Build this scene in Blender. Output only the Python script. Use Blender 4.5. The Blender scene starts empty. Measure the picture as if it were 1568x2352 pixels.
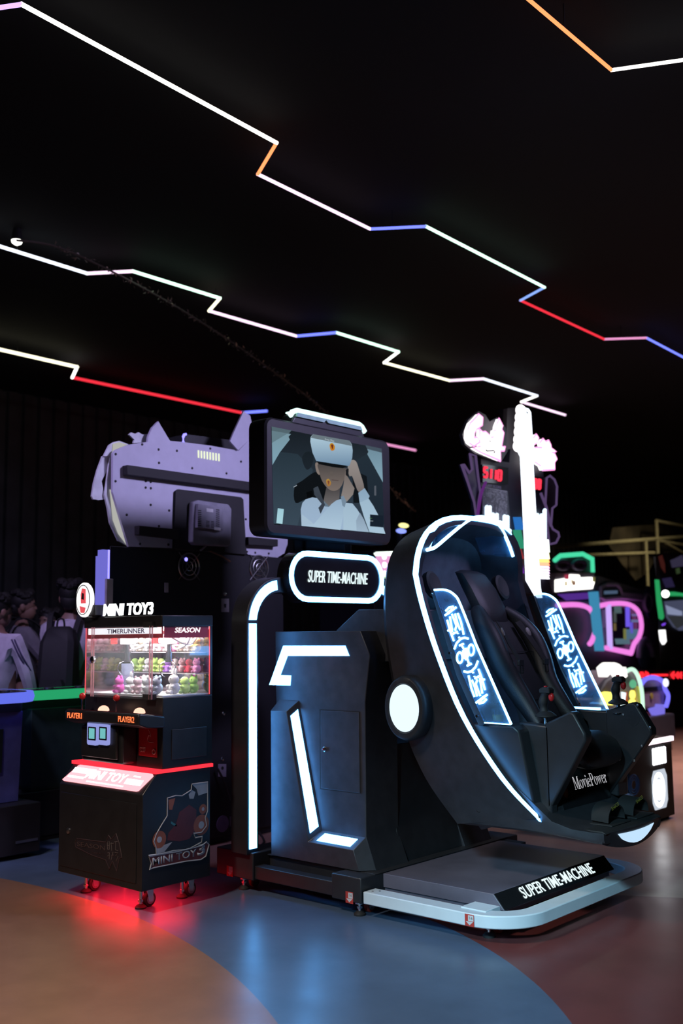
import bpy, bmesh, math, random
from mathutils import Vector as V, Matrix
random.seed(7)
SC = bpy.context.scene
COL = SC.collection

# ------------------------------------------------------------------ camera
# World axes follow the machines of the hall: +x = along the front of the ride,
# +y = towards its back, z up, metres.  Camera at eye height, looking in from front left.
FPX, PITCH, YAW, ROLL, EYE = 2362.0, 0.1189, 0.7266, 0.01209, 1.4
CAM = V((-4.018, -3.471, EYE))
_ex = V((math.sin(YAW), math.cos(YAW), 0)); _ey = V((-math.cos(YAW), math.sin(YAW), 0))
def _loc(v): return V((v.dot(_ex), v.dot(_ey), v.z))
_U = V((0, -math.sin(PITCH), math.cos(PITCH))); _F = V((0, math.cos(PITCH), math.sin(PITCH))); _X = V((1, 0, 0))
CR = _loc(math.cos(ROLL)*_X - math.sin(ROLL)*_U)
CU = _loc(math.sin(ROLL)*_X + math.cos(ROLL)*_U)
CF = _loc(_F)
cd = bpy.data.cameras.new('camera'); cam = bpy.data.objects.new('camera', cd); COL.objects.link(cam)
cd.sensor_fit = 'VERTICAL'; cd.sensor_height = 36.0; cd.sensor_width = 24.0
cd.lens = FPX/2352*36.0
cd.clip_end = 200
cd.dof.use_dof = True; cd.dof.focus_distance = 5.0; cd.dof.aperture_fstop = 2.0
cam.matrix_world = Matrix(((CR.x, CU.x, -CF.x, CAM.x), (CR.y, CU.y, -CF.y, CAM.y), (CR.z, CU.z, -CF.z, CAM.z), (0, 0, 0, 1)))
SC.camera = cam

# ------------------------------------------------------------------ view, world, lights
SC.view_settings.view_transform = 'Standard'
SC.view_settings.look = 'None'
SC.view_settings.exposure = 0.0
SC.view_settings.gamma = 1.0
SC.view_settings.use_curve_mapping = False
SC.cycles.use_denoising = True
SC.cycles.max_bounces = 8
SC.cycles.sample_clamp_indirect = 4.0
w = bpy.data.worlds.new('world'); SC.world = w; w.use_nodes = True
w.node_tree.nodes['Background'].inputs[0].default_value = (0.5, 0.55, 0.9, 1)
w.node_tree.nodes['Background'].inputs[1].default_value = 0.0012

def area_lamp(name, loc, power, col, size=0.5, target=None, spread=180):
    l = bpy.data.lights.new(name, 'AREA'); l.energy = power; l.color = col; l.shape = 'DISK'; l.size = size
    l.spread = math.radians(spread)
    o = bpy.data.objects.new(name, l); COL.objects.link(o); o.location = loc
    if target is not None:
        o.rotation_euler = (V(target)-V(loc)).to_track_quat('-Z', 'Y').to_euler()
    return o
# unseen area lamps placed under the hall ceiling to light floor and machines
area_lamp('unseen_spot_lamp', (-4.0, 0.0, 4.5), 42, (1.0, 0.82, 0.70), 0.6, (-2.0, 0.0, 0), 78)
area_lamp('cool_ring_fill', (-7.0, -3.5, 4.4), 7.5, (0.42, 0.80, 1.0), 0.6, (0.5, -0.85, 0.0), 17)  # added fill for the guard ring, imitating glow of a machine out of view
area_lamp('unseen_violet_wash', (2.0, -3.0, 4.5), 34, (0.62, 0.56, 1.0), 0.8, (0.5, 1.95, 2.3), 62)
area_lamp('violet_people_fill', (-2.2, 1.8, 4.5), 16, (0.62, 0.50, 1.0), 0.5, (0.5, 3.5, 1.2), 70)  # added fill to brighten the people behind the tables
area_lamp('far_frame_fill', (13.5, 2.6, 4.5), 14, (1.0, 0.85, 0.55), 0.6, (14.5, 5.4, 2.2), 75)  # added fill that lifts the far tube frame out of black
area_lamp('aisle_fill', (6.6, 0.3, 4.5), 95, (1.0, 0.74, 0.66), 0.8, (6.4, 0.4, 0), 95)  # added fill to brighten the floor on the right

# ------------------------------------------------------------------ measuring helpers
def ray(px, py): return (px-784)/FPX*CR + (1176-py)/FPX*CU + CF
def onx(p, x): d = ray(*p); return CAM + d*((x-CAM.x)/d.x)
def ony(p, y): d = ray(*p); return CAM + d*((y-CAM.y)/d.y)
def onz(p, z): d = ray(*p); return CAM + d*((z-CAM.z)/d.z)
def crop(ox, oy, s): return lambda x, y: (ox+x/s, oy+y/s)
v1 = crop(130, 1320, 3.92); v2 = crop(100, 1680, 3.5636); v3 = crop(200, 920, 3.136); v4 = crop(540, 900, 3.92)
v5 = crop(500, 1400, 3.2674); v6 = crop(860, 1160, 3.7333); v7 = crop(1150, 1320, 3.7512); v8 = crop(1000, 1600, 2.7606)
va = crop(1040, 900, 5.1115); vb = crop(1240, 1170, 4.7805); vc = crop(0, 1240, 5.2267); vd = crop(0, 1540, 4.3567)
ve = crop(1370, 1480, 5.113); vf = crop(480, 1920, 3.5636)

# ------------------------------------------------------------------ materials
def _nt(name):
    m = bpy.data.materials.new(name); m.use_nodes = True
    return m, m.node_tree, m.node_tree.nodes['Principled BSDF']
def pm(name, col, rough=0.5, metal=0.0, var=0.15, scale=14.0, spec=0.5, bump=0.0, coat=0.0):
    m, t, b = _nt(name)
    n = t.nodes.new('ShaderNodeTexNoise'); n.inputs['Scale'].default_value = scale; n.inputs['Detail'].default_value = 4
    tc = t.nodes.new('ShaderNodeTexCoord'); t.links.new(tc.outputs['Object'], n.inputs['Vector'])
    r = t.nodes.new('ShaderNodeValToRGB')
    r.color_ramp.elements[0].position = 0.3; r.color_ramp.elements[1].position = 0.7
    r.color_ramp.elements[0].color = tuple(c*(1-var) for c in col)+(1,)
    r.color_ramp.elements[1].color = tuple(min(1, c*(1+var)) for c in col)+(1,)
    t.links.new(n.outputs['Fac'], r.inputs['Fac']); t.links.new(r.outputs['Color'], b.inputs['Base Color'])
    b.inputs['Roughness'].default_value = rough; b.inputs['Metallic'].default_value = metal
    b.inputs['Specular IOR Level'].default_value = spec
    b.inputs['Coat Weight'].default_value = coat
    if bump:
        bm_ = t.nodes.new('ShaderNodeBump'); bm_.inputs['Strength'].default_value = bump; bm_.inputs['Distance'].default_value = 0.004
        n2 = t.nodes.new('ShaderNodeTexNoise'); n2.inputs['Scale'].default_value = 220; t.links.new(tc.outputs['Object'], n2.inputs['Vector'])
        t.links.new(n2.outputs['Fac'], bm_.inputs['Height']); t.links.new(bm_.outputs['Normal'], b.inputs['Normal'])
    return m
def em(name, col, s=1.0):
    m, t, b = _nt(name); t.nodes.remove(b)
    e = t.nodes.new('ShaderNodeEmission'); e.inputs['Color'].default_value = tuple(col)+(1,); e.inputs['Strength'].default_value = s
    t.links.new(e.outputs[0], t.nodes['Material Output'].inputs['Surface'])
    return m
def glassy(name, tint, alpha, rough=0.05, diff=0.5):
    """thin acrylic or glass sheet: mostly clear, with a little haze and gloss"""
    m, t, b = _nt(name); t.nodes.remove(b)
    tr = t.nodes.new('ShaderNodeBsdfTransparent'); tr.inputs[0].default_value = tuple(1-(1-c)*0.3 for c in tint)+(1,)
    df = t.nodes.new('ShaderNodeBsdfDiffuse'); df.inputs[0].default_value = tuple(tint)+(1,)
    tl = t.nodes.new('ShaderNodeBsdfTranslucent'); tl.inputs[0].default_value = tuple(tint)+(1,)
    gl = t.nodes.new('ShaderNodeBsdfGlossy'); gl.inputs['Roughness'].default_value = rough
    a = t.nodes.new('ShaderNodeMixShader'); a.inputs[0].default_value = 0.5
    t.links.new(df.outputs[0], a.inputs[1]); t.links.new(tl.outputs[0], a.inputs[2])
    c = t.nodes.new('ShaderNodeMixShader')
    n = t.nodes.new('ShaderNodeTexNoise'); n.inputs['Scale'].default_value = 9; n.inputs['Detail'].default_value = 6
    tc = t.nodes.new('ShaderNodeTexCoord'); t.links.new(tc.outputs['Object'], n.inputs['Vector'])
    mr = t.nodes.new('ShaderNodeMapRange'); mr.inputs['From Min'].default_value = 0.35; mr.inputs['From Max'].default_value = 0.7
    mr.inputs['To Min'].default_value = alpha*0.6; mr.inputs['To Max'].default_value = alpha*1.4
    t.links.new(n.outputs['Fac'], mr.inputs['Value']); t.links.new(mr.outputs[0], c.inputs[0])
    t.links.new(tr.outputs[0], c.inputs[1]); t.links.new(a.outputs[0], c.inputs[2])
    lw = t.nodes.new('ShaderNodeLayerWeight'); pw_ = t.nodes.new('ShaderNodeMath'); pw_.operation = 'POWER'; pw_.inputs[1].default_value = 4; t.links.new(lw.outputs['Facing'], pw_.inputs[0])
    f = t.nodes.new('ShaderNodeMath'); f.operation = 'MULTIPLY_ADD'; f.inputs[1].default_value = 0.6; f.inputs[2].default_value = 0.035; t.links.new(pw_.outputs[0], f.inputs[0])
    g = t.nodes.new('ShaderNodeMixShader'); t.links.new(f.outputs[0], g.inputs[0])
    t.links.new(c.outputs[0], g.inputs[1]); t.links.new(gl.outputs[0], g.inputs[2])
    t.links.new(g.outputs[0], t.nodes['Material Output'].inputs['Surface'])
    return m
def colour_attr_emit(name, s=1.0):
    m, t, b = _nt(name); t.nodes.remove(b)
    e = t.nodes.new('ShaderNodeEmission'); e.inputs['Strength'].default_value = s
    a = t.nodes.new('ShaderNodeVertexColor'); a.layer_name = 'picture'
    t.links.new(a.outputs['Color'], e.inputs['Color']); t.links.new(e.outputs[0], t.nodes['Material Output'].inputs['Surface'])
    return m
def srgb(r, g, b):
    f = lambda c: (c/255/12.92) if c/255 <= 0.04045 else ((c/255+0.055)/1.055)**2.4
    return (f(r), f(g), f(b))

M = {}
M['black'] = pm('black_powder_coat', (0.022, 0.023, 0.027), 0.42, bump=0.05)
M['shell'] = pm('pod_shell_paint', (0.065, 0.068, 0.08), 0.45, 0.7, bump=0.03)
M['panel'] = pm('tower_panel_paint', (0.085, 0.09, 0.105), 0.46, 0.7, bump=0.03)
M['deck'] = pm('deck_plate', (0.115, 0.105, 0.14), 0.38, bump=0.05, scale=5)
M['tvblack'] = pm('screen_bezel_black', (0.010, 0.010, 0.012), 0.5)
M['beige'] = pm('beige_plastic', (0.22, 0.20, 0.19), 0.45)
M['gloss'] = pm('gloss_black', (0.012, 0.012, 0.014), 0.18)
M['matte'] = pm('matte_black', (0.012, 0.012, 0.014), 0.7)
M['rubber'] = pm('black_rubber', (0.015, 0.015, 0.016), 0.65)
M['leather'] = pm('black_leather', (0.012, 0.013, 0.016), 0.5, bump=0.25)
M['lining'] = pm('pod_lining', (0.10, 0.11, 0.14), 0.5, 0.5, bump=0.1)
M['web'] = pm('belt_webbing', (0.012, 0.012, 0.013), 0.8)
M['chrome'] = pm('chrome', (0.75, 0.75, 0.76), 0.18, 1.0, 0.03)
M['steel'] = pm('brushed_steel', (0.45, 0.45, 0.46), 0.35, 1.0, 0.08)
M['white_paint'] = pm('white_guard_paint', (0.64, 0.72, 0.78), 0.30, 0.0, 0.03)
M['redw'] = pm('red_wheel_rubber', (0.30, 0.03, 0.02), 0.5)
M['redp'] = pm('red_plastic', (0.55, 0.02, 0.02), 0.3)
M['sticker_red'] = pm('sticker_red', (0.5, 0.05, 0.04), 0.5)
M['sticker_white'] = pm('sticker_white', (0.6, 0.6, 0.62), 0.5)
M['led'] = em('white_blue_led', (0.105, 0.42, 1.0), 12)
M['neon_edge'] = em('edge_lit_neon', (0.20, 0.55, 1.0), 7.5)
M['lamp_disc'] = em('hub_lamp', (0.70, 0.88, 1.0), 1.25)
M['lens'] = em('foot_lamp', (0.55, 0.78, 1.0), 1.0)
M['tvcap'] = em('cap_light', (0.66, 1.0, 0.95), 1.5)
M['acrylic'] = glassy('blue_acrylic', (0.25, 0.55, 0.85), 0.36)
M['clear'] = glassy('clear_glass', (0.8, 0.85, 0.9), 0.035)
M['pinkglass'] = glassy('pink_glass', (0.9, 0.35, 0.4), 0.10)
M['sign_text'] = em('sign_letters', (0.80, 0.97, 1.0), 1.1)

# ------------------------------------------------------------------ mesh builder
ORG = {}
class MB:
    def __init__(s): s.v = []; s.f = []; s.m = []; s.c = []
    def add(s, vs, fs, m=0):
        o = len(s.v); s.v += [V(p) for p in vs]
        for f in fs: s.f.append([i+o for i in f]); s.m.append(m)
        return s
    def box(s, x0, x1, y0, y1, z0, z1, m=0):
        return s.add([(x0,y0,z0),(x1,y0,z0),(x1,y1,z0),(x0,y1,z0),(x0,y0,z1),(x1,y0,z1),(x1,y1,z1),(x0,y1,z1)],
                     [(0,3,2,1),(4,5,6,7),(0,1,5,4),(1,2,6,5),(2,3,7,6),(3,0,4,7)], m)
    def loft(s, rings, closed=True, cap=(True, True), m=0):
        n = len(rings[0]); vs = [p for r in rings for p in r]; fs = []
        for i in range(len(rings)-1):
            for j in range(n if closed else n-1):
                k = (j+1) % n
                fs.append((i*n+j, i*n+k, (i+1)*n+k, (i+1)*n+j))
        if cap[0]: fs.append(tuple(range(n))[::-1])
        if cap[1]: fs.append(tuple((len(rings)-1)*n+j for j in range(n)))
        return s.add(vs, fs, m)
    def prism(s, ax, pts, a, b, m=0):
        P = {'x': lambda q, t: (t, q[0], q[1]), 'y': lambda q, t: (q[0], t, q[1]), 'z': lambda q, t: (q[0], q[1], t)}[ax]
        return s.loft([[P(q, a) for q in pts], [P(q, b) for q in pts]], m=m)
    def slab(s, pts, d, m=0):
        d = V(d); pts = [V(p) for p in pts]
        return s.loft([pts, [p+d for p in pts]], m=m)
    def face(s, pts, m=0): return s.add(pts, [tuple(range(len(pts)))], m)
    def sweep(s, path, prof, up=(0, 0, 1), closed=False, m=0, scale=None):
        path = [V(p) for p in path]; up = V(up); n = len(path); rings = []
        for i, p in enumerate(path):
            a = path[(i-1) % n] if (closed or i > 0) else p
            b = path[(i+1) % n] if (closed or i < n-1) else p
            t = (b-a).normalized()
            sd = t.cross(up)
            if sd.length < 1e-4: sd = t.cross(V((0.3, 1, 0.2)))
            sd.normalize(); u2 = sd.cross(t)
            k = 1.0
            if 0 < i < n-1 or closed:
                t1 = (p-a).normalized(); t2 = (b-p).normalized()
                k = 1.0/max(0.5, math.cos(t1.angle(t2, 0)/2))
            sc = scale[i] if scale else 1.0
            rings.append([p+sd*q[0]*sc*k+u2*q[1]*sc for q in prof])
        if closed: rings.append(rings[0])
        return s.loft(rings, True, (not closed, not closed), m)
    def tube(s, path, r, n=8, up=(0, 0, 1), closed=False, m=0, scale=None):
        return s.sweep(path, [(r*math.cos(2*math.pi*i/n), r*math.sin(2*math.pi*i/n)) for i in range(n)], up, closed, m, scale)
    def cyl(s, p0, p1, r0, r1=None, n=20, m=0):
        p0 = V(p0); p1 = V(p1); r1 = r0 if r1 is None else r1
        t = (p1-p0).normalized(); a = t.orthogonal().normalized(); b = t.cross(a)
        R = lambda c, r: [c+a*r*math.cos(2*math.pi*i/n)+b*r*math.sin(2*math.pi*i/n) for i in range(n)]
        return s.loft([R(p0, r0), R(p1, r1)], m=m)
    def lathe(s, c, ax, prof, n=28, m=0, ell=(1, 1)):
        """prof: (radius, height along ax)"""
        c = V(c); ax = V(ax).normalized()
        a = V((0, 1, 0)) if abs(ax.x) > 0.9 else V((1, 0, 0)); a = (a-ax*a.dot(ax)).normalized(); b = ax.cross(a)
        rings = [[c+ax*h+a*r*ell[0]*math.cos(2*math.pi*i/n)+b*r*ell[1]*math.sin(2*math.pi*i/n) for i in range(n)] for r, h in prof]
        return s.loft(rings, m=m)
    def ball(s, c, r, nu=16, nv=10, m=0, rot=None):
        c = V(c); r = (r, r, r) if not hasattr(r, '__len__') else r
        rings = []
        for j in range(nv+1):
            th = math.pi*(0.02+0.96*j/nv)
            q = [V((r[0]*math.sin(th)*math.cos(2*math.pi*i/nu), r[1]*math.sin(th)*math.sin(2*math.pi*i/nu), -r[2]*math.cos(th))) for i in range(nu)]
            if rot: q = [rot @ p for p in q]
            rings.append([c+p for p in q])
        return s.loft(rings, m=m)
    def build(s, name, mat, parent=None, bevel=0, local=False, label=None, smooth=True, seg=2, cols=None):
        off = V((0, 0, 0)) if (local or parent is None) else ORG.get(parent.name, V((0, 0, 0)))
        me = bpy.data.meshes.new(name); me.from_pydata([p-off for p in s.v], [], s.f)
        mats = mat if isinstance(mat, (list, tuple)) else [mat]
        for q in mats: me.materials.append(q)
        for p, i in zip(me.polygons, s.m): p.material_index = min(i, len(mats)-1)
        b = bmesh.new(); b.from_mesh(me)
        if cols is None: bmesh.ops.recalc_face_normals(b, faces=b.faces)
        b.to_mesh(me); b.free()
        if cols:
            at = me.color_attributes.new('picture', 'FLOAT_COLOR', 'POINT')
            for i, c in enumerate(cols): at.data[i].color = (*c, 1)
        if smooth:
            me.shade_smooth(); me.set_sharp_from_angle(angle=math.radians(35))
        o = bpy.data.objects.new(name, me); COL.objects.link(o)
        if parent is not None: o.parent = parent
        ORG[o.name] = off if parent is not None else V((0, 0, 0))
        if bevel:
            md = o.modifiers.new('bevel', 'BEVEL'); md.width = bevel; md.segments = seg; md.limit_method = 'ANGLE'; md.angle_limit = math.radians(40)
        if label: o['label'] = label
        return o
def thing(name, label, cat, loc=(0, 0, 0), group=None):
    o = bpy.data.objects.new(name, None); COL.objects.link(o); o.location = loc; o.empty_display_size = 0.1
    ORG[o.name] = V(loc); o['label'] = label; o['category'] = cat
    if group: o['group'] = group
    return o
def tag(o, label, cat, group=None, kind=None):
    o['label'] = label; o['category'] = cat
    if group: o['group'] = group
    if kind: o['kind'] = kind
    return o
def struct(name, mb, mat, label=None):
    o = mb.build(name, mat, None); o['kind'] = 'structure'
    o['label'] = label or name.replace('_', ' '); o['category'] = name.split('_')[0]
    return o
def text(s, name, mat, parent, o, xd, yd, w, h, ext=0.003, bold=0.0, shear=0.0, local=False, label=None):
    """lettering fitted to a w x h box, standing on the plane of xd, yd"""
    cu = bpy.data.curves.new(name, 'FONT'); cu.body = s; cu.size = 1; cu.offset = bold; cu.shear = shear; cu.resolution_u = 3
    cu.align_x = 'LEFT'
    ob = bpy.data.objects.new(name, cu); COL.objects.link(ob)
    dg = bpy.context.evaluated_depsgraph_get(); dg.update()
    me = bpy.data.meshes.new_from_object(ob.evaluated_get(dg))
    bpy.data.objects.remove(ob); bpy.data.curves.remove(cu)
    xs = [v.co.x for v in me.vertices]; ys = [v.co.y for v in me.vertices]
    x0, x1, y0, y1 = min(xs), max(xs), min(ys), max(ys)
    o = V(o); xd = V(xd).normalized(); yd = V(yd).normalized(); n = xd.cross(yd)
    b = bmesh.new(); b.from_mesh(me)
    for v in b.verts:
        v.co = o + xd*((v.co.x-x0)/(x1-x0)*w) + yd*((v.co.y-y0)/(y1-y0)*h)
    if ext:
        r = bmesh.ops.extrude_face_region(b, geom=list(b.faces))
        for e in r['geom']:
            if isinstance(e, bmesh.types.BMVert): e.co += n*ext
        bmesh.ops.recalc_face_normals(b, faces=b.faces)
    off = V((0, 0, 0)) if (local or parent is None) else ORG.get(parent.name, V((0, 0, 0)))
    for v in b.verts: v.co -= off
    b.to_mesh(me); b.free(); me.materials.clear(); me.materials.append(mat); me.name = name
    q = bpy.data.objects.new(name, me); COL.objects.link(q); ORG[q.name] = off
    if parent is not None: q.parent = parent
    if label: q['label'] = label
    return q
def text_px(s, name, mat, parent, p_bl, p_br, p_tl, **k):
    """p_bl, p_br, p_tl: world points at the lower left, lower right and upper left of the lettering"""
    xd = p_br-p_bl; yd = p_tl-p_bl
    yd = yd - xd.normalized()*yd.dot(xd.normalized())
    return text(s, name, mat, parent, p_bl, xd, yd, xd.length, yd.length, **k)
def copy_thing(o, loc=None, label=None):
    c = o.copy(); COL.objects.link(c)
    for ch in [q for q in bpy.data.objects if q.parent == o]:
        d = ch.copy(); COL.objects.link(d); d.parent = c
        for g in [q for q in bpy.data.objects if q.parent == ch]:
            e = g.copy(); COL.objects.link(e); e.parent = d
    if loc is not None: c.location = loc
    if label: c['label'] = label
    return c
def smoothpath(P, n=6, closed=False):
    """Catmull-Rom through the points"""
    P = [V(p) for p in P]; out = []; N = len(P)
    for i in range(N if closed else N-1):
        a = P[(i-1) % N] if (closed or i > 0) else P[0]; b = P[i]; c = P[(i+1) % N]; d = P[(i+2) % N] if (closed or i+2 < N) else P[-1]
        for k in range(n):
            t = k/n
            out.append(0.5*((2*b)+(c-a)*t+(2*a-5*b+4*c-d)*t*t+(3*b-a-3*c+d)*t**3))
    if not closed: out.append(P[-1])
    return out
def stadium(cx, cz, hw, hh, n=12):
    pts = []; r = hh; k = hw-hh
    for i in range(n+1): a = -math.pi/2+math.pi*i/n; pts.append((cx+k+r*math.cos(a), cz+r*math.sin(a)))
    for i in range(n+1): a = math.pi/2+math.pi*i/n; pts.append((cx-k+r*math.cos(a), cz+r*math.sin(a)))
    return pts
def rrect(x0, x1, z0, z1, r, n=5):
    pts = []
    for cx, cz, a0 in ((x1-r, z0+r, -90), (x1-r, z1-r, 0), (x0+r, z1-r, 90), (x0+r, z0+r, 180)):
        for i in range(n+1): a = math.radians(a0+90*i/n); pts.append((cx+r*math.cos(a), cz+r*math.sin(a)))
    return pts
def ell2(cx, cy, rx, ry, a0=0, a1=360, n=20): return [(cx+rx*math.cos(math.radians(a0+(a1-a0)*i/n)), cy+ry*math.sin(math.radians(a0+(a1-a0)*i/n))) for i in range(n+1)]
def lerp(a, b, t): return a+(b-a)*t

# ------------------------------------------------------------------ the hall
CEIL = 4.75
def floor_material():
    m, t, b = _nt('painted_concrete_floor')
    N = t.nodes.new; L = t.links.new
    tc = N('ShaderNodeTexCoord')
    def disc(cx, cy, r):
        mp = N('ShaderNodeVectorMath'); mp.operation = 'DISTANCE'; mp.inputs[1].default_value = (cx, cy, 0)
        L(tc.outputs['Object'], mp.inputs[0])
        c = N('ShaderNodeMath'); c.operation = 'LESS_THAN'; c.inputs[1].default_value = r; L(mp.outputs['Value'], c.inputs[0])
        return c.outputs[0]
    def half(nx, ny, d):
        mp = N('ShaderNodeVectorMath'); mp.operation = 'DOT_PRODUCT'; mp.inputs[1].default_value = (nx, ny, 0); L(tc.outputs['Object'], mp.inputs[0])
        c = N('ShaderNodeMath'); c.operation = 'GREATER_THAN'; c.inputs[1].default_value = d; L(mp.outputs['Value'], c.inputs[0])
        return c.outputs[0]
    def mix(f, a, bcol):
        x = N('ShaderNodeMix'); x.data_type = 'RGBA'; L(f, x.inputs[0])
        if isinstance(a, tuple): x.inputs[6].default_value = a+(1,)
        else: L(a, x.inputs[6])
        x.inputs[7].default_value = bcol+(1,)
        return x.outputs[2]
    red = (0.16, 0.045, 0.045); orange = (0.27, 0.155, 0.10); blue = (0.085, 0.135, 0.225); tan = (0.40, 0.24, 0.19)
    c = mix(half(0.88, 0.48, 0.70), red, tan)
    c = mix(disc(-2.76, 0.75, 3.13), c, blue)
    c = mix(half(-0.45, 0.89, 1.55), c, blue)
    c = mix(disc(-5.18, 1.6, 4.54), c, orange)
    n = N('ShaderNodeTexNoise'); n.inputs['Scale'].default_value = 2.2; n.inputs['Detail'].default_value = 8; n.inputs['Roughness'].default_value = 0.65
    L(tc.outputs['Object'], n.inputs['Vector'])
    rp = N('ShaderNodeMapRange'); rp.inputs['From Min'].default_value = 0.3; rp.inputs['From Max'].default_value = 0.7; rp.inputs['To Min'].default_value = 0.78; rp.inputs['To Max'].default_value = 1.15
    L(n.outputs['Fac'], rp.inputs['Value'])
    x = N('ShaderNodeMix'); x.data_type = 'RGBA'; x.blend_type = 'MULTIPLY'; x.inputs[0].default_value = 1
    L(c, x.inputs[6]); L(rp.outputs[0], x.inputs[7]); L(x.outputs[2], b.inputs['Base Color'])
    n2 = N('ShaderNodeTexNoise'); n2.inputs['Scale'].default_value = 5; n2.inputs['Detail'].default_value = 6; L(tc.outputs['Object'], n2.inputs['Vector'])
    r2 = N('ShaderNodeMapRange'); r2.inputs['From Min'].default_value = 0.2; r2.inputs['From Max'].default_value = 0.8; r2.inputs['To Min'].default_value = 0.29; r2.inputs['To Max'].default_value = 0.37
    L(n2.outputs['Fac'], r2.inputs['Value']); L(r2.outputs[0], b.inputs['Roughness'])
    b.inputs['Specular IOR Level'].default_value = 0.5
    return m
XW0, XW1, YW0, YW1 = -9.0, 21.0, -8.0, 9.0
struct('floor', MB().box(XW0, XW1, YW0, YW1, -0.1, 0), floor_material(), 'glossy painted concrete floor with orange blue and red curved fields')
struct('ceiling', MB().box(XW0, XW1, YW0, YW1, CEIL, CEIL+0.1), pm('black_ceiling', (0.0022, 0.0022, 0.003), 0.9), 'black hall ceiling above the light strips')
def corrugated(mb, x0, x1, y, z0, z1, pitch=0.24, depth=0.04):
    pts = []; x = x0
    while x < x1:
        pts += [(x, y), (x+pitch*0.55, y), (x+pitch*0.65, y+depth), (x+pitch*0.9, y+depth)]; x += pitch
    pts += [(x1, y), (x1, y+0.15), (x0, y+0.15)]
    mb.prism('z', pts, z0, z1)
wb = MB(); corrugated(wb, XW0, XW1, YW1, 0, CEIL)
M['wall'] = pm('dark_sheet_metal', (0.045, 0.05, 0.058), 0.6, 0.0, 0.3, 3)
struct('wall_back', wb, M['wall'], 'dark corrugated metal hall wall behind the people')
struct('wall_right', MB().box(XW1, XW1+0.15, YW0, YW1, 0, CEIL), M['wall'], 'dark far wall at the right end of the hall')
struct('wall_left', MB().box(XW0-0.15, XW0, YW0, YW1, 0, CEIL), M['wall'], 'dark left hall wall outside the picture')
struct('wall_front', MB().box(XW0, XW1, YW0-0.15, YW0, 0, CEIL), M['wall'], 'dark front hall wall outside the picture')

# ------------------------------------------------------------------ neon strips under the ceiling
NEON = {'w': ((1.0, 0.97, 0.9), 5), 'y': ((1.0, 0.95, 0.65), 4), 'o': ((1.0, 0.28, 0.10), 3), 'p': ((1.0, 0.70, 0.95), 3), 'b': ((0.16, 0.20, 1.0), 3),
        'c': ((0.80, 0.86, 1.0), 3.5), 'g': ((0.62, 1.0, 0.78), 4), 'r': ((1.0, 0.035, 0.06), 1.8), 'k': ((1.0, 0.38, 0.72), 1.6), 'd': ((0.26, 0.42, 1.0), 2), 'v': ((0.55, 0.35, 1.0), 3)}
for k, (c, s) in list(NEON.items()): M['n_'+k] = em('neon_'+k, c, s*0.6)
ZN = 4.6
STRIPS = [
 ('long zigzag neon strip crossing the ceiling nearest the camera, mostly white', [(-140,38),(50,10),(635,328),(592,400),(850,526),(978,520),(1250,660),(1195,690),(1387,779),(1484,776),(1640,858)], 'vwopbgdrkb', 0.012),
 ('second zigzag ceiling neon strip, blue at left and pink above the neon column', [(-80,541),(200,628),(305,623),(505,685),(480,714),(681,772),(772,764),(915,808),(882,833),(1032,874),(1110,870),(1233,909),(1197,923),(1297,953)], 'cpgypbgwypcwp', 0.015),
 ('farthest neon strip, yellow then red, passing behind the cat-eared sign', [(-60,789),(177,843),(166,867),(555,948),(612,944)], 'ywrb', 0.019),
 ('orange and white neon strip in the top right corner of the ceiling', [(1120,-80),(1215,0),(1404,161),(1700,119)], 'oow', 0.010),
 ('short pink neon strip showing right of the screen', [(800,1003),(953,1034)], 'k', 0.020)]
for lab, pts, cols, r in STRIPS:
    P = [onz(p, ZN) for p in pts]
    t = thing('neon_strip', lab, 'neon light', (P[0].x, P[0].y, ZN), 'ceiling neon strips')
    for a, b, c in zip(P[:-1], P[1:], cols):
        d = (b-a).normalized()*r*0.5
        MB().tube([a-d, b+d], r, 8).build('tube_segment', M['n_'+c], t)
    n = max(2, int((P[-1]-P[0]).length/2))
    for i in range(n):
        q = lerp(P[i*(len(P)-1)//n], P[i*(len(P)-1)//n+1], 0.4)
        MB().cyl(q+V((0, 0, r)), (q.x, q.y, CEIL), 0.004, n=6).build('hanger', M['matte'], t)

# ------------------------------------------------------------------ the virtual-reality ride
XC = 0.725
mx = lambda x: 2*XC-x
ride = thing('simulator_ride', 'big black virtual reality ride with white light strips and a reclined open pod', 'arcade ride', (XC, 0, 0))
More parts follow.
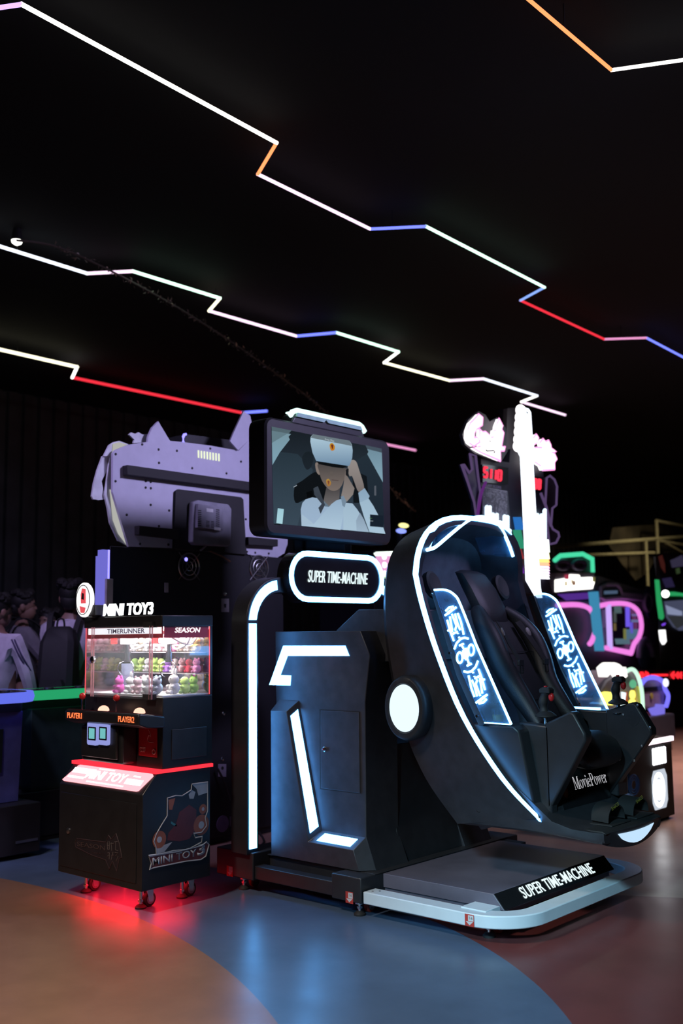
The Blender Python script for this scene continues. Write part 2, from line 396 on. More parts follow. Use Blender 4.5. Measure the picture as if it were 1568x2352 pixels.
# base frame
b = MB()
b.box(0.13, 1.32, 0.02, 1.02, 0.085, 0.19)
b.box(0.11, 1.34, 0.0, 1.0, 0.188, 0.194)
base = b.build('base_frame', M['black'], ride, 0.004)
for sx in (0, 1):
    f = (lambda x: x) if not sx else (lambda x: 2*0.725-x)
    for y0, y1, z1 in ((0.0, 0.20, 0.192), (0.78, 1.08, 0.215)):
        xs = sorted((f(0.0), f(0.20)))
        MB().box(xs[0], xs[1], y0, y1, 0.068, z1).build('foot_block', M['black'], ride, 0.006)
    xs = sorted((f(0.015), f(0.085)))
    MB().box(xs[0], xs[1], 0.19, 0.80, 0.075, 0.145).build('side_rail', M['black'], ride, 0.004)
def caster(x, y, z, parent, dx=0.07, r=0.034, wheel=None):
    cf = MB(); cf.cyl((x+dx, y, z), (x+dx, y, z-0.012), 0.03, n=16)
    for s in (-1, 1):
        cf.prism('y', [(x+dx-0.026, z-0.01), (x+dx+0.026, z-0.01), (x+dx+0.02, r-0.012), (x+dx-0.004, r-0.012)], y+s*0.017-0.002, y+s*0.017+0.002)
    c = cf.build('caster', M['chrome'], parent)
    wb_ = MB(); wb_.lathe((x+dx+0.008, y-0.013, r), (0, 1, 0), [(r*0.9, 0), (r, 0.004), (r, 0.022), (r*0.9, 0.026)], 24)
    wh = wb_.build('wheel', wheel or M['redw'], c)
    MB().cyl((x+dx+0.008, y-0.016, r), (x+dx+0.008, y+0.016, r), r*0.62, n=20).build('wheel_hub', M['steel'], c)
    st = MB(); st.cyl((x, y, z), (x, y, 0.02), 0.009, n=12); st.cyl((x, y, z-0.005), (x, y, z-0.014), 0.024, n=16); st.cyl((x, y, 0.034), (x, y, 0.044), 0.015, n=6)
    s_ = st.build('levelling_foot', M['chrome'], parent)
    MB().lathe((x, y, 0), (0, 0, 1), [(0.030, 0), (0.030, 0.008), (0.020, 0.018), (0.012, 0.022)], 20).build('foot_pad', M['rubber'], s_)
for fx in (0.045, 2*0.725-0.145):
    for fy in (0.05, 0.90): caster(fx, fy, 0.070, ride)
def down_sticker(o, xd, w, h, parent):
    o = V(o); xd = V(xd); zd = V((0, 0, 1)); n = xd.cross(zd)
    s = MB(); s.slab([o, o+xd*w, o+xd*w+zd*h, o+zd*h], n*0.0008)
    st = s.build('arrow_sticker', M['sticker_red'], parent, smooth=False)
    q = MB(); P = lambda u, v: o+xd*w*u+zd*h*v+n*0.0012
    q.face([P(.36, .45), P(.95, .45), P(.95, .93), P(.36, .93)]); q.face([P(.1, .40), P(.5, .08), P(.9, .40)])
    q.build('arrow', M['sticker_white'], st, smooth=False)
    text('16', 'numerals', M['matte'], st, P(.5, .58), xd, zd, w*.35, h*.25, ext=0)
down_sticker(tuple(onx(vf(1172, 548), -0.0008)), (0, -1, 0), 0.045, 0.052, ride) if False else None
for px in (vf(1118, 545), vf(145, 325)):
    o = onx(px, -0.0005); down_sticker((-0.0005, o.y, o.z), (0, -1, 0), 0.050, 0.056, ride)
# deck in front
zt, zb, yf, yb = 0.186, 0.118, -0.665, -0.725
d = MB()
x0, x1 = 0.175, 1.262
d.loft([[(x0, 0.02, zb), (x1, 0.02, zb), (x1, 0.02, zt), (x0, 0.02, zt)],
        [(x0, yb, zb), (x1, yb, zb), (x1, yf, zt), (x0, yf, zt)]])
d.box(x0+0.01, x1-0.01, -0.70, 0.0, 0.085, zb+0.001)
deck = d.build('deck', M['deck'], ride, 0.003)
q = MB(); nn = V((0, -(zt-zb), -(yf-yb)*-1)).normalized()
fp = lambda x, t, e=0.0: V((x, lerp(yb, yf, t), lerp(zb, zt, t)))+V((0, -(zt-zb), (yf-yb))).normalized()*e
q.slab([fp(x0+0.004, .03), fp(x1-0.004, .03), fp(x1-0.004, .97), fp(x0+0.004, .97)], V((0, -(zt-zb), (yf-yb))).normalized()*0.003)
fpan = q.build('deck_front', M['gloss'], ride)
text('SUPER TIME-MACHINE', 'lettering', M['sign_text'], fpan, fp(0.37, .20, 0.004), (1, 0, 0), fp(0, 1)-fp(0, 0), 0.70, 0.060, ext=0.002, bold=0.006)
MB().box(1.262, 1.33, -0.13, 0.0, 0.09, 0.183).build('notch_plate', M['matte'], ride)
# white guard ring
path = [V((0, -0.012, 0))]
R_ = 0.26
XR = 1.45
for i in range(13): a = math.radians(180+90*i/12); path.append(V((0+R_+R_*math.cos(a), -0.895+R_+R_*math.sin(a), 0)))
for i in range(13): a = math.radians(270+90*i/12); path.append(V((XR-R_+R_*math.cos(a), -0.895+R_+R_*math.sin(a), 0)))
path.append(V((XR, -0.012, 0)))
rg = MB(); inner = []
for i, p in enumerate(path):
    t = (path[min(i+1, len(path)-1)]-path[max(i-1, 0)]).normalized(); inner.append(p+V((-t.y, t.x, 0))*0.095)
rings = [[(p.x, p.y, 0.072), (p.x, p.y, 0.131), (q.x, q.y, 0.131), (q.x, q.y, 0.072)] for p, q in zip(path, inner)]
rg.loft(rings)
ring = rg.build('guard_ring', M['white_paint'], ride, 0.005)
for p in ((0.03, -0.05), (0.055, -0.075)):
    MB().cyl((p[0], p[1], 0.131), (p[0], p[1], 0.134), 0.006, n=10).build('bolt', M['chrome'], ring)
MB().box(0.06, 0.19, -0.70, -0.56, 0.110, 0.136).build('ring_bracket', M['white_paint'], ride, 0.002)
o = onx(v8(187, 1450), -0.0006); down_sticker((-0.0006, o.y, o.z), (0, -1, 0), 0.05, 0.052, ride)
for fx in (0.14, 1.20): caster(fx, -0.66, 0.075, ride, dx=0.07)
# arch with light strips
YA = 0.80
ax0, ax1 = -0.028, 1.40
az, ar = 1.47, 0.27
def arch_path(inset, y):
    r = ar-inset
    P = [V((ax0+inset, y, 0.205)), V((ax0+inset, y, az))]
    for i in range(1, 12): a = math.radians(180-90*i/12); P.append(V((ax0+ar+r*math.cos(a), y, az+r*math.sin(a))))
    P.append(V((ax0+ar, y, az+r))); P.append(V((ax1-ar, y, az+r)))
    for i in range(1, 12): a = math.radians(90-90*i/12); P.append(V((ax1-ar+r*math.cos(a), y, az+r*math.sin(a))))
    P += [V((ax1-inset, y, az)), V((ax1-inset, y, 0.205))]
    return P
a = MB()
o_, i_ = arch_path(0, YA), arch_path(0.092, YA)
bk = V((0, 0.13, 0))
a.loft([[p, q, q+bk, p+bk] for p, q in zip(o_, i_)])
arch = a.build('arch', M['black'], ride, 0.006)
e0, e1 = arch_path(0.018, YA-0.004), arch_path(0.074, YA-0.004)
def led_run(i0, i1, name='light_strip', first=None, last=None):
    l = MB(); E0 = list(e0[i0:i1+1]); E1 = list(e1[i0:i1+1])
    if first is not None: E0[0] = V((E0[0].x, E0[0].y, first)); E1[0] = V((E1[0].x, E1[0].y, first))
    if last is not None: E0[-1] = V((E0[-1].x, E0[-1].y, last)); E1[-1] = V((E1[-1].x, E1[-1].y, last))
    l.loft([[p, q, q+V((0, .006, 0)), p+V((0, .006, 0))] for p, q in zip(E0, E1)])
    return l.build(name, M['led'], arch)
led_run(0, 1, first=0.235); led_run(1, 12, first=1.49)
n_ = len(e0); led_run(n_-2, n_-1, last=0.235); led_run(n_-14, n_-2, last=1.49)
# name plate on the arch
PX, PZ = 0.695, 1.748
pl = MB(); pl.prism('y', stadium(PX, PZ, 0.435, 0.155), YA-0.05, YA+0.05)
plate = pl.build('name_plate', M['gloss'], ride, 0.004)
rim = MB(); so, si = stadium(PX, PZ, 0.432, 0.152), stadium(PX, PZ, 0.400, 0.120)
rim.loft([[(p[0], YA-0.058, p[1]), (q[0], YA-0.058, q[1]), (q[0], YA-0.050, q[1]), (p[0], YA-0.050, p[1])] for p, q in zip(so+so[:1], si+si[:1])], cap=(False, False))
rim.build('plate_rim_light', M['led'], plate)
text('SUPER TIME-MACHINE', 'lettering', M['sign_text'], plate, (PX-0.275, YA-0.052, PZ-0.034), (1, 0, 0), (0, 0, 1), 0.55, 0.072, ext=0.004, bold=0.003, shear=0.22)
# tower with light panels, left, and its mirror on the right
XI, XO = 0.17, 0.10
def tower(left):
    g = (lambda p: V(p)) if left else (lambda p: V((2*0.70-p[0], p[1], p[2])))
    I = lambda *p: g(onx(v5(*p), XI)); O = lambda *p: g(onx(v5(*p), XO))
    s = 1 if left else -1
    t = MB()
    yb_ = 0.74
    prof = [(1.41, 0.20), (1.405, 0.155), (1.28, 0.092), (1.05, 0.125), (0.38, 0.125), (0.19, 0.06)]
    # main body, inner panel plane at XI
    pan = [I(430, 165), I(1070, 160), I(1140, 340), I(1105, 690), I(1112, 1710), I(1190, 1945), I(330, 1945), I(300, 690)]
    pan[6] = g((XI, yb_, 0.19)); pan[7] = g((XI, min(yb_+.03, onx(v5(300, 560), XI).y), onx(v5(300, 560), XI).z)); pan[5] = V((pan[5].x, pan[5].y, 0.19))
    t.slab(pan, (s*0.27, 0, 0))
    tw = t.build('tower', M['panel'], ride, 0.004)
    # raised lower block with bevelled light bands
    o1, o2, o3, o4 = O(515, 765), O(675, 1745), O(1015, 1808), O(1060, 1935)
    i1, i2, i3, i4 = I(610, 680), I(785, 1655), I(1110, 1710), I(1188, 1938)
    o0 = g((XO, yb_, onx(v5(515, 765), XO).z)); i0 = g((XI, yb_, onx(v5(610, 680), XI).z)); o5 = g((XO, yb_, 0.195)); i5 = g((XI, yb_, 0.195))
    o4 = V((o4.x, o4.y, 0.195)); i4 = V((i4.x, i4.y, 0.195))
    k = MB(); oo = [o0, o1, o2, o3, o4, o5]; ii = [i0, i1, i2, i3, i4, i5]
    k.loft([oo, [p+V((s*0.002, 0, 0)) for p in ii]])
    blk = k.build('tower_plinth', M['panel'], tw, 0.002)
    def band(a, b, c, d, u0, u1, w0, w1):
        P = lambda u, w_: lerp(lerp(a, b, u), lerp(d, c, u), w_)
        n = (b-a).cross(d-a).normalized()
        if n.dot(CAM-a) < 0 and left or (not left and n.x*s > 0 and False): n = -n
        if not left: n = V((1 if n.x > 0 else -1, 0, 0))*0+n*(1 if n.y < 0 or n.z > .5 else -1)
        l = MB(); l.slab([P(u0, w0)-n*.002, P(u1, w0)-n*.002, P(u1, w1)-n*.002, P(u0, w1)-n*.002], n*0.005)
        return l.build('light_panel', M['led'], tw, smooth=False)
    band(o1, i1, i2, o2, .22, .80, .055, .955)
    band(o2, i2, i3, o3, .20, .78, .14, .88)
    L = MB(); seven = [(490, 272), (955, 272), (985, 348), (522, 348), (468, 493), (548, 496), (542, 570), (385, 566)]
    L.slab([g(onx(v5(*p), XI-0.003)) for p in seven], (s*0.006, 0, 0)); L.build('light_panel', M['led'], tw, smooth=False)
    dr = MB(); dr.slab([g(onx(v5(*p), XI-0.004)) for p in ((770, 757), (1058, 772), (1066, 1378), (773, 1341))], (s*0.006, 0, 0))
    door = dr.build('service_door', M['panel'], tw, 0.002)
    gr = MB(); gr.slab([g(onx(v5(*p), XI-0.0015)) for p in ((763, 749), (1064, 764), (1073, 1386), (766, 1348))], (s*0.003, 0, 0)); gr.build('door_gap', M['matte'], tw, smooth=False)
    c = g(onx(v5(800, 1048), XI-0.004)); MB().lathe(c, (-s, 0, 0), [(0.014, 0), (0.014, 0.004), (0.009, 0.010), (0.004, 0.011)], 16).build('door_lock', M['chrome'], door)
    return tw
tower(True); tower(False)
# middle pedestal between the towers and the swing-arm head behind the pod
k = MB(); k.loft([[(0.40, 0.06, 0.192), (1.10, 0.06, 0.192), (1.10, 0.70, 0.192), (0.40, 0.70, 0.192)], [(0.43, 0.13, 0.45), (1.02, 0.13, 0.45), (1.02, 0.66, 0.45), (0.43, 0.66, 0.45)],
               [(0.43, 0.15, 0.80), (0.98, 0.15, 0.80), (0.98, 0.66, 0.80), (0.43, 0.66, 0.80)]])
k.build('centre_pedestal', M['black'], ride, 0.004)
dh = [onx(p, 0.30) for p in ((772, 1447), (822, 1400), (935, 1399), (940, 1520), (772, 1520))]
k = MB(); k.prism('x', [(p.y, p.z) for p in dh], 0.30, 1.12); k.build('drive_housing', M['panel'], ride, 0.006)
# screen over the arch
k = MB(); k.box(0.42, 0.95, 0.86, 0.92, 1.80, 2.12); k.box(0.50, 0.86, 0.835, 0.87, 1.86, 2.02); k.build('screen_bracket', M['black'], ride, 0.01)
TY = 0.72
k = MB()
tz0, tz1, tx0, tx1 = 1.972, 2.655, 0.030, 1.165
prof = [(TY+0.004, 0.02), (TY-0.014, 0.0), (TY+0.16, 0.0), (TY+0.20, 0.03)]
k.loft([[(p[0], TY-0.018, p[1]) for p in rrect(tx0+0.012, tx1-0.012, tz0+0.012, tz1-0.012, 0.05)],
        [(p[0], TY-0.006, p[1]) for p in rrect(tx0, tx1, tz0, tz1, 0.06)],
        [(p[0], TY+0.12, p[1]) for p in rrect(tx0, tx1, tz0, tz1, 0.06)],
        [(p[0], TY+0.14, p[1]) for p in rrect(tx0+0.03, tx1-0.03, tz0+0.03, tz1-0.03, 0.05)]])
tv = k.build('screen_housing', M['tvblack'], ride)
SY = TY-0.0185
pic = MB(); cols = []
layer = [0]
def poly(pts, ctop, cbot=None, y=None):
    cbot = cbot or ctop; layer[0] += 1
    yy = SY-0.0003*layer[0]
    ys = [p[1] for p in pts]; lo, hi = min(ys), max(ys)
    P = []
    for p in pts:
        q = ony(v4(*p), SY); P.append((q.x, yy, q.z))
        t = (p[1]-lo)/(hi-lo) if hi > lo else 0
        cols.append(tuple(lerp(a_, b_, t) for a_, b_ in zip(srgb(*ctop), srgb(*cbot))))
    pic.face(P)
def sm(pts, n=4):
    return [(p.x, p.y) for p in smoothpath([(x, y, 0) for x, y in pts], n, True)]
poly([(325, 313), (1315, 512), (1342, 1280), (345, 1185)], (24, 30, 36), (52, 66, 80))
poly([(332, 660), (400, 540), (560, 560), (700, 700), (640, 900), (560, 1205), (345, 1185)], (40, 54, 64), (58, 74, 88))
poly([(1050, 640), (1185, 560), (1325, 815), (1340, 1200), (1200, 1000)], (36, 48, 58), (30, 40, 52))
poly(sm([(600, 600), (640, 540), (700, 560), (690, 660), (640, 700)]), (26, 34, 40), (30, 38, 46))
poly([(327, 350), (500, 380), (478, 405), (490, 430), (400, 545), (333, 660)], (120, 150, 162), (128, 166, 184))
poly([(325, 313), (505, 348), (478, 378), (327, 350)], (84, 104, 112))
poly([(327, 350), (470, 375), (329, 460)], (102, 128, 138))
poly([(1185, 515), (1317, 548), (1326, 815), (1186, 562), (1196, 540)], (112, 142, 158), (134, 168, 186))
poly([(1168, 480), (1315, 512), (1317, 548), (1185, 515)], (70, 84, 96))
poly(sm([(600, 800), (740, 720), (820, 860), (800, 1000), (660, 960), (540, 1000), (530, 860)]), (16, 20, 24))
poly([(1050, 700), (1180, 760), (1200, 1000), (1060, 1000)], (18, 23, 28))
poly([(520, 855), (550, 838), (552, 845), (522, 863)], (150, 160, 170))
poly([(635, 905), (690, 890), (700, 950), (645, 955)], (8, 10, 12))
poly([(585, 1060), (600, 1000), (630, 968), (690, 950), (760, 962), (830, 1032), (900, 985), (985, 998), (1050, 1005), (1095, 1060), (1150, 1150), (1196, 1264), (592, 1208)], (152, 176, 200), (160, 185, 212))
poly([(820, 840), (938, 870), (930, 985), (845, 1036), (790, 980)], (62, 58, 60), (112, 108, 108))
poly([(795, 985), (845, 1036), (800, 1032), (780, 990)], (100, 118, 134))
poly(sm([(715, 645), (738, 640), (752, 690), (755, 745), (735, 738), (720, 700)]), (132, 120, 114))
poly(sm([(742, 650), (860, 660), (985, 690), (970, 800), (935, 868), (880, 893), (825, 868), (775, 800), (750, 720)]), (74, 70, 70), (122, 110, 104))
poly([(845, 720), (868, 720), (880, 758), (850, 755)], (96, 88, 84))
poly([(860, 790), (925, 797), (920, 803), (862, 797)], (84, 70, 68))
poly([(590, 1205), (600, 1150), (700, 1190), (860, 1010), (900, 980), (945, 965), (985, 1035), (962, 1130), (940, 1245)], (150, 176, 200), (176, 202, 222))
poly([(700, 1190), (590, 1100), (590, 1206)], (168, 192, 212))
poly([(965, 1060), (985, 1000), (1050, 1010), (1110, 1090), (1080, 1160), (1085, 1250), (965, 1245)], (162, 188, 208), (172, 198, 216))
poly([(1085, 1250), (1080, 1160), (1115, 1090), (1150, 1150), (1196, 1264)], (138, 158, 178), (160, 184, 204))
poly([(695, 870), (735, 850), (800, 1018), (760, 1100), (740, 1045), (770, 1010), (705, 930)], (62, 70, 80), (52, 60, 72))
poly([(985, 690), (1010, 700), (1000, 760), (1065, 870), (1052, 925), (995, 992), (945, 935), (965, 845)], (112, 102, 98), (142, 134, 130))
poly(sm([(1008, 660), (1040, 615), (1078, 628), (1105, 700), (1152, 868), (1102, 902), (1062, 810), (1042, 760), (1020, 760), (1005, 710)]), (150, 142, 138), (120, 112, 110))
poly([(985, 700), (1012, 690), (1010, 770), (985, 750)], (26, 28, 32))
poly([(940, 945), (965, 935), (990, 985), (975, 1040), (955, 1025)], (118, 140, 160))
poly([(1098, 910), (1155, 868), (1200, 940), (1190, 962), (1110, 1000)], (138, 166, 190), (150, 178, 200))
poly([(1110, 1000), (1190, 962), (1235, 1030), (1278, 1112), (1205, 1110), (1202, 1212), (1322, 1222), (1342, 1280), (1198, 1264), (1150, 1130)], (160, 188, 208), (172, 200, 220))
poly([(665, 450), (668, 410), (690, 383), (1020, 442), (1040, 480), (1047, 530), (1042, 600), (1018, 665), (995, 672), (720, 627), (685, 550)], (178, 206, 222), (110, 140, 168))
poly([(668, 415), (690, 383), (1020, 442), (1040, 490)], (108, 122, 130))
poly([(720, 625), (1000, 668), (960, 690), (860, 678), (740, 652)], (14, 17, 20))
poly(sm([(838, 480), (860, 462), (884, 490), (880, 525), (850, 528)]), (190, 140, 40), (200, 120, 30))
poly(sm([(850, 480), (870, 480), (864, 520)]), (110, 40, 30))
poly(sm([(806, 800), (828, 785), (850, 820), (838, 850), (815, 845)]), (178, 140, 60), (160, 110, 60))
poly(sm([(818, 805), (836, 805), (828, 838)]), (130, 70, 50))
poly([(370, 1050), (425, 1057), (412, 1190), (357, 1183)], (160, 205, 218), (172, 214, 224))
poly([(1200, 1105), (1320, 1116), (1323, 1220), (1202, 1209)], (24, 34, 46))
poly([(1238, 848), (1255, 846), (1256, 935), (1238, 935)], (84, 90, 100))
screen = pic.build('screen', colour_attr_emit('screen_picture', 0.95), tv, smooth=False, cols=cols)
P4 = lambda x, y, e=0.018: ony(v4(x, y), SY-e)
fscr = em('screen_lettering', srgb(190, 205, 212)); gscr = em('screen_green_lettering', srgb(90, 140, 70))
text_px('Free Play', 'screen_lettering', fscr, screen, P4(808, 438), P4(892, 455), P4(808, 418), ext=0)
text_px('Start', 'screen_lettering', gscr, screen, P4(1207, 1142), P4(1233, 1144), P4(1207, 1130), ext=0)
text_px('Version', 'screen_lettering', fscr, screen, P4(1207, 1166), P4(1242, 1167), P4(1207, 1156), ext=0)
# light on top of the screen
k = MB(); c0 = 0.27
k.loft([[(0.25, y, tz1-0.01), (0.93, y, tz1-0.01), (0.89, y, tz1+0.062), (0.30, y, tz1+0.062)] for y in (TY-0.005, TY+0.11)])
cap = k.build('screen_cap', M['black'], tv, 0.01)
k = MB()
capp = [(0.245, tz1+0.034), (0.268, tz1+0.062), (0.30, tz1+0.075), (0.87, tz1+0.075), (0.90, tz1+0.062), (0.93, tz1+0.030)]
k.sweep([(p[0], TY-0.002, p[1]) for p in capp], [(-0.015, -0.011), (0.015, -0.011), (0.015, 0.011), (-0.015, 0.011)], up=(0, 1, 0))
k.box(0.30, 0.88, TY+0.0, TY+0.09, tz1+0.068, tz1+0.080)
k.build('cap_light', M['tvcap'], cap, 0.004)
k = MB(); k.prism('y', [(0.29, tz1+0.036), (0.53, tz1+0.036), (0.55, tz1+0.052), (0.57, tz1+0.036), (0.89, tz1+0.036), (0.875, tz1+0.060), (0.30, tz1+0.060)], TY-0.016, TY-0.004)
k.build('cap_front', pm('green_tinted_reflector', (0.30, 0.50, 0.44), 0.35), cap)

# ---- the pod
XL = 0.20
PODR = XC-XL
pod_stations = []           # rim (y, z), back (y, z), x of rim, x of back
def rimpt(px): q = onx(px, XL); return q.y, q.z
rim_px = [(1235, 1880), (1150, 1788), (1060, 1645), (1000, 1498), (965, 1385), (950, 1318)]
back_yz = [(-0.36, 0.45), (-0.215, 0.67), (-0.11, 0.92), (-0.03, 1.25), (0.0, 1.50), (-0.005, 1.66)]
xin = [0.30, 0.235, 0.205, XL, XL, XL]
rim = []; back = []
for p, bq, x in zip(rim_px, back_yz, xin):
    q = onx(p, x); rim.append(V((x, q.y, q.z))); back.append(V((x+0.03, bq[0], bq[1])))
ztop, zspr = 2.045, rim[-1].z
N_ = 20
arch_r = []; arch_b = []
for i in range(1, N_):
    th = math.pi*i/N_
    cx = -math.copysign(abs(math.cos(th))**0.72, math.cos(th)); sz = math.sin(th)**0.80
    arch_r.append(V((XC+PODR*cx, rim[-1].y-0.035*sz, zspr+(ztop-zspr)*sz)))
    arch_b.append(V((XC+(PODR-0.03)*cx, back[-1].y-0.06*sz, zspr+(ztop-0.055-zspr)*sz)))
lr = smoothpath(rim, 5); lb = smoothpath(back, 5)
R = lr+arch_r+[V((mx(p.x), p.y, p.z)) for p in reversed(lr)]
B = lb+arch_b+[V((mx(p.x), p.y, p.z)) for p in reversed(lb)]
B2 = [V((XC+(p.x-XC)*0.86, p.y+0.07, lerp(p.z, 1.1, 0.06))) for p in B]
B3 = [V((XC+(p.x-XC)*0.55, p.y+0.10, lerp(p.z, 1.1, 0.35))) for p in B]
n = len(R)
def inner(P, d, dy):
    out = []
    for i, p in enumerate(P):
        t = (P[min(i+1, n-1)]-P[max(i-1, 0)]).normalized()
        nrm = V((t.z, 0, -t.x)).normalized() if abs(t.x)+abs(t.z) > 0 else V((1, 0, 0))
        q = p+nrm*d
        out.append(V((q.x, q.y+dy, q.z)))
    return out
# strip follows the rim; a bevelled frame inside it carries the acrylic wings
R1 = [V((XC+(p.x-XC)*0.885, p.y-0.005, p.z-(0.05 if p.z > zspr else 0.0)*min(1, (p.z-zspr)/0.2 if p.z > zspr else 0))) for p in R]
R2 = [V((XC+(p.x-XC)*0.86, p.y+0.03, p.z-(0.06 if p.z > zspr else 0.0)*min(1, (p.z-zspr)/0.2 if p.z > zspr else 0))) for p in R]
shell = MB(); shell.loft([R, [lerp(a_, b_, .5)+V((0, 0.0, 0.0)) for a_, b_ in zip(R, B)], B, B2, B3], closed=False, cap=(False, False))
o4 = MB()
shell.face(B3)
shell.loft([R1, R], closed=False, cap=(False, False))
pod = shell.build('pod_shell', M['shell'], ride)
lin = MB()
I1 = [V((XC+(p.x-XC)*0.85, lerp(p.y, b_.y, .55), lerp(p.z, b_.z, .55)-0.03)) for p, b_ in zip(R2, B)]
I2 = [V((XC+(p.x-XC)*0.78, lerp(p.y, b_.y, .85), lerp(p.z, b_.z, .85)-0.05)) for p, b_ in zip(R2, B)]
lin.loft([R1, R2, I1, I2], closed=False, cap=(False, False))
# back wall in strips, left to right
m_ = n//2
for i in range(m_):
    j = n-1-i
    if i+1 <= j-1: lin.face([I2[i], I2[i+1], I2[j-1], I2[j]])
lining = lin.build('pod_lining', M['lining'], ride)
# light strip along the rim
st = MB(); k0 = 0
sp = [p+V((0.012 if p.x < XC else -0.012, -0.006, 0)) for p in R[:len(lr)+13]]
st.loft([[p+V((-0.002, -0.004, 0)), p+V((0.030 if p.x < XL+0.12 else 0.012, -0.006, -0.004 if p.x < XL+.1 else -0.026)), p+V((0.030 if p.x < XL+.12 else 0.012, 0.006, -0.004 if p.x < XL+.1 else -0.026)), p+V((-0.002, 0.006, 0))] for p in R[:len(lr)+14]])
st.build('rim_light', M['led'], pod)
# hull under the pod, drawn in to the foot tray
secs = [(-0.36, 0.330, 0.445, 0.52), (-0.55, 0.310, 0.45, 0.80), (-0.74, 0.302, 0.455, 0.66), (-0.90, 0.330, 0.452, 0.52), (-0.98, 0.375, 0.440, 0.486), (-1.06, 0.41, 0.424, 0.476), (-1.115, 0.425, 0.424, 0.474)]
hl = MB(); rs = []
for y, x, z0, z1 in secs:
    r = min(0.05, (z1-z0)*0.45); L_ = [(x, z1), (x, z0+r), (x+r*0.3, z0+r*0.3), (x+r, z0)]
    rs.append([V((a_, y, c_)) for a_, c_ in L_]+[V((mx(a_), y, c_)) for a_, c_ in reversed(L_)])
hl.loft(rs, closed=True, cap=(True, True))
hull = hl.build('pod_hull', M['shell'], ride)
# hub disc on the side, with its lamp
hc = onx((923, 1627), 0.13)
MB().lathe((0.22, hc.y, hc.z), (-1, 0, 0), [(0.10, -0.02), (0.164, 0.0), (0.166, 0.05), (0.158, 0.072), (0.150, 0.078), (0.126, 0.079), (0.122, 0.074), (0.02, 0.072)], 48, ell=(0.80, 1.0)).build('hub_ring', M['black'], pod)
MB().lathe((0.152, hc.y, hc.z), (-1, 0, 0), [(0.121, 0), (0.119, 0.006), (0.08, 0.010), (0.02, 0.011)], 48, ell=(0.80, 1.0)).build('hub_lamp', M['lamp_disc'], pod)
MB().lathe((mx(0.22), hc.y, hc.z), (1, 0, 0), [(0.10, -0.02), (0.164, 0.0), (0.166, 0.05), (0.150, 0.078), (0.02, 0.074)], 48, ell=(0.80, 1.0)).build('hub_ring', M['black'], pod)
# dark carrier plate under the hub, as seen below the pod's side
k = MB(); k.prism('x', [(-0.02, 0.92), (-0.20, 0.90), (-0.36, 0.50), (-0.25, 0.455), (-0.02, 0.47)], 0.212, 0.222)
# acrylic wings, visor
XW = 0.235
def wing(left):
    xw = XW if left else mx(XW)
    T = lambda p, e=0.0: V((xw-e if left else xw+e, onx(p, XW).y, onx(p, XW).z))
    out = [(996, 1355), (1022, 1355), (1042, 1366), (1056, 1388), (1092, 1480), (1173, 1664), (1112, 1660), (1060, 1545)]
    k = MB(); k.slab([T(p) for p in out], (0.006, 0, 0)); wg = k.build('side_wing', M['acrylic'], pod, smooth=False)
    MB().tube(smoothpath([T(p, 0.0)+V((.003, 0, 0)) for p in ((996, 1355), (1022, 1355), (1042, 1366), (1056, 1388), (1092, 1480))], 4)+[T((1173, 1664))+V((.003, 0, 0))], 0.0062, 6).build('edge_light', M['neon_edge'], wg)
    MB().tube([T((1112, 1660)), T((1173, 1664))], 0.003, 6).build('edge_light', M['neon_edge'], wg)
    S = [[(612, 908), (640, 880), (678, 871)], [(606, 946), (640, 925), (664, 905), (702, 876)], [(628, 925), (668, 893)],
         [(625, 985), (650, 1080), (682, 1166)], [(648, 955), (660, 1030), (668, 1090)], [(665, 935), (685, 985), (704, 1035), (692, 1075)],
         [(692, 932), (712, 1010), (737, 1072)], [(715, 928), (742, 1000), (766, 1110)], [(630, 1078), (672, 1060)], [(672, 1105), (712, 1085)], [(716, 1098), (717, 1106)], [(725, 1130), (728, 1140)],
         [(686, 1236), (705, 1185), (742, 1146), (775, 1138), (806, 1146)]]
    cx, cy = 790, 1286
    S += [[(2*cx-x-6, 2*cy-y) for x, y in s] for s in S]
    g0 = (780, 1275)
    S += [[(g0[0]+rx*math.cos(a_)+u, g0[1]+ry*math.sin(a_)+vv) for a_ in [2*math.pi*i/14 for i in range(15)]] for rx, ry, u, vv in ((24, 46, 50, -32), (24, 46, -48, 34))]
    S += [[(745, 1195), (770, 1240), (790, 1300), (815, 1370)], [(730, 1205), (765, 1190)], [(795, 1378), (832, 1360)], [(760, 1245), (775, 1300), (800, 1320)], [(785, 1225), (800, 1290)], [(770, 1235), (792, 1262)], [(752, 1262), (772, 1310)], [(790, 1240), (812, 1290)], [(775, 1260), (788, 1330)]]
    MBn = MB()
    for s in S: MBn.tube([T(v6(*p), 0.003) for p in s], 0.0058, 6, up=(1, 0, 0))
    MBn.prism('x', [(T(v6(*p), .003).y, T(v6(*p), .003).z) for p in ell2(782, 1277, 30, 44, n=18)], T((900, 1500), .001).x, T((900, 1500), .008).x)
    MBn.build('neon_drawing', M['neon_edge'], wg)
    # black clamp bar with bolts
    k = MB(); bar = [(988, 1360), (1000, 1360), (1062, 1548), (1112, 1662), (1098, 1668), (1046, 1552)]
    k.slab([T(p, -0.006) for p in bar], (0.022 if left else -0.022, 0, 0)); cb = k.build('clamp_bar', M['matte'], pod, 0.002)
    for p in (v6(503, 768), v6(660, 1268), v6(893, 1808)):
        c = T(p, 0.008); MB().cyl(c, c+V((-0.012 if left else 0.012, 0, 0)), 0.007, n=10).build('bolt', M['chrome'], cb)
wing(True); wing(False)
XV = 0.70
ve_px = [(980, 1263), (992, 1260), (1003, 1254), (1030, 1231), (1060, 1206), (1078, 1194), (1094, 1188), (1112, 1188), (1132, 1197), (1150, 1213), (1166, 1245), (1178, 1278)]
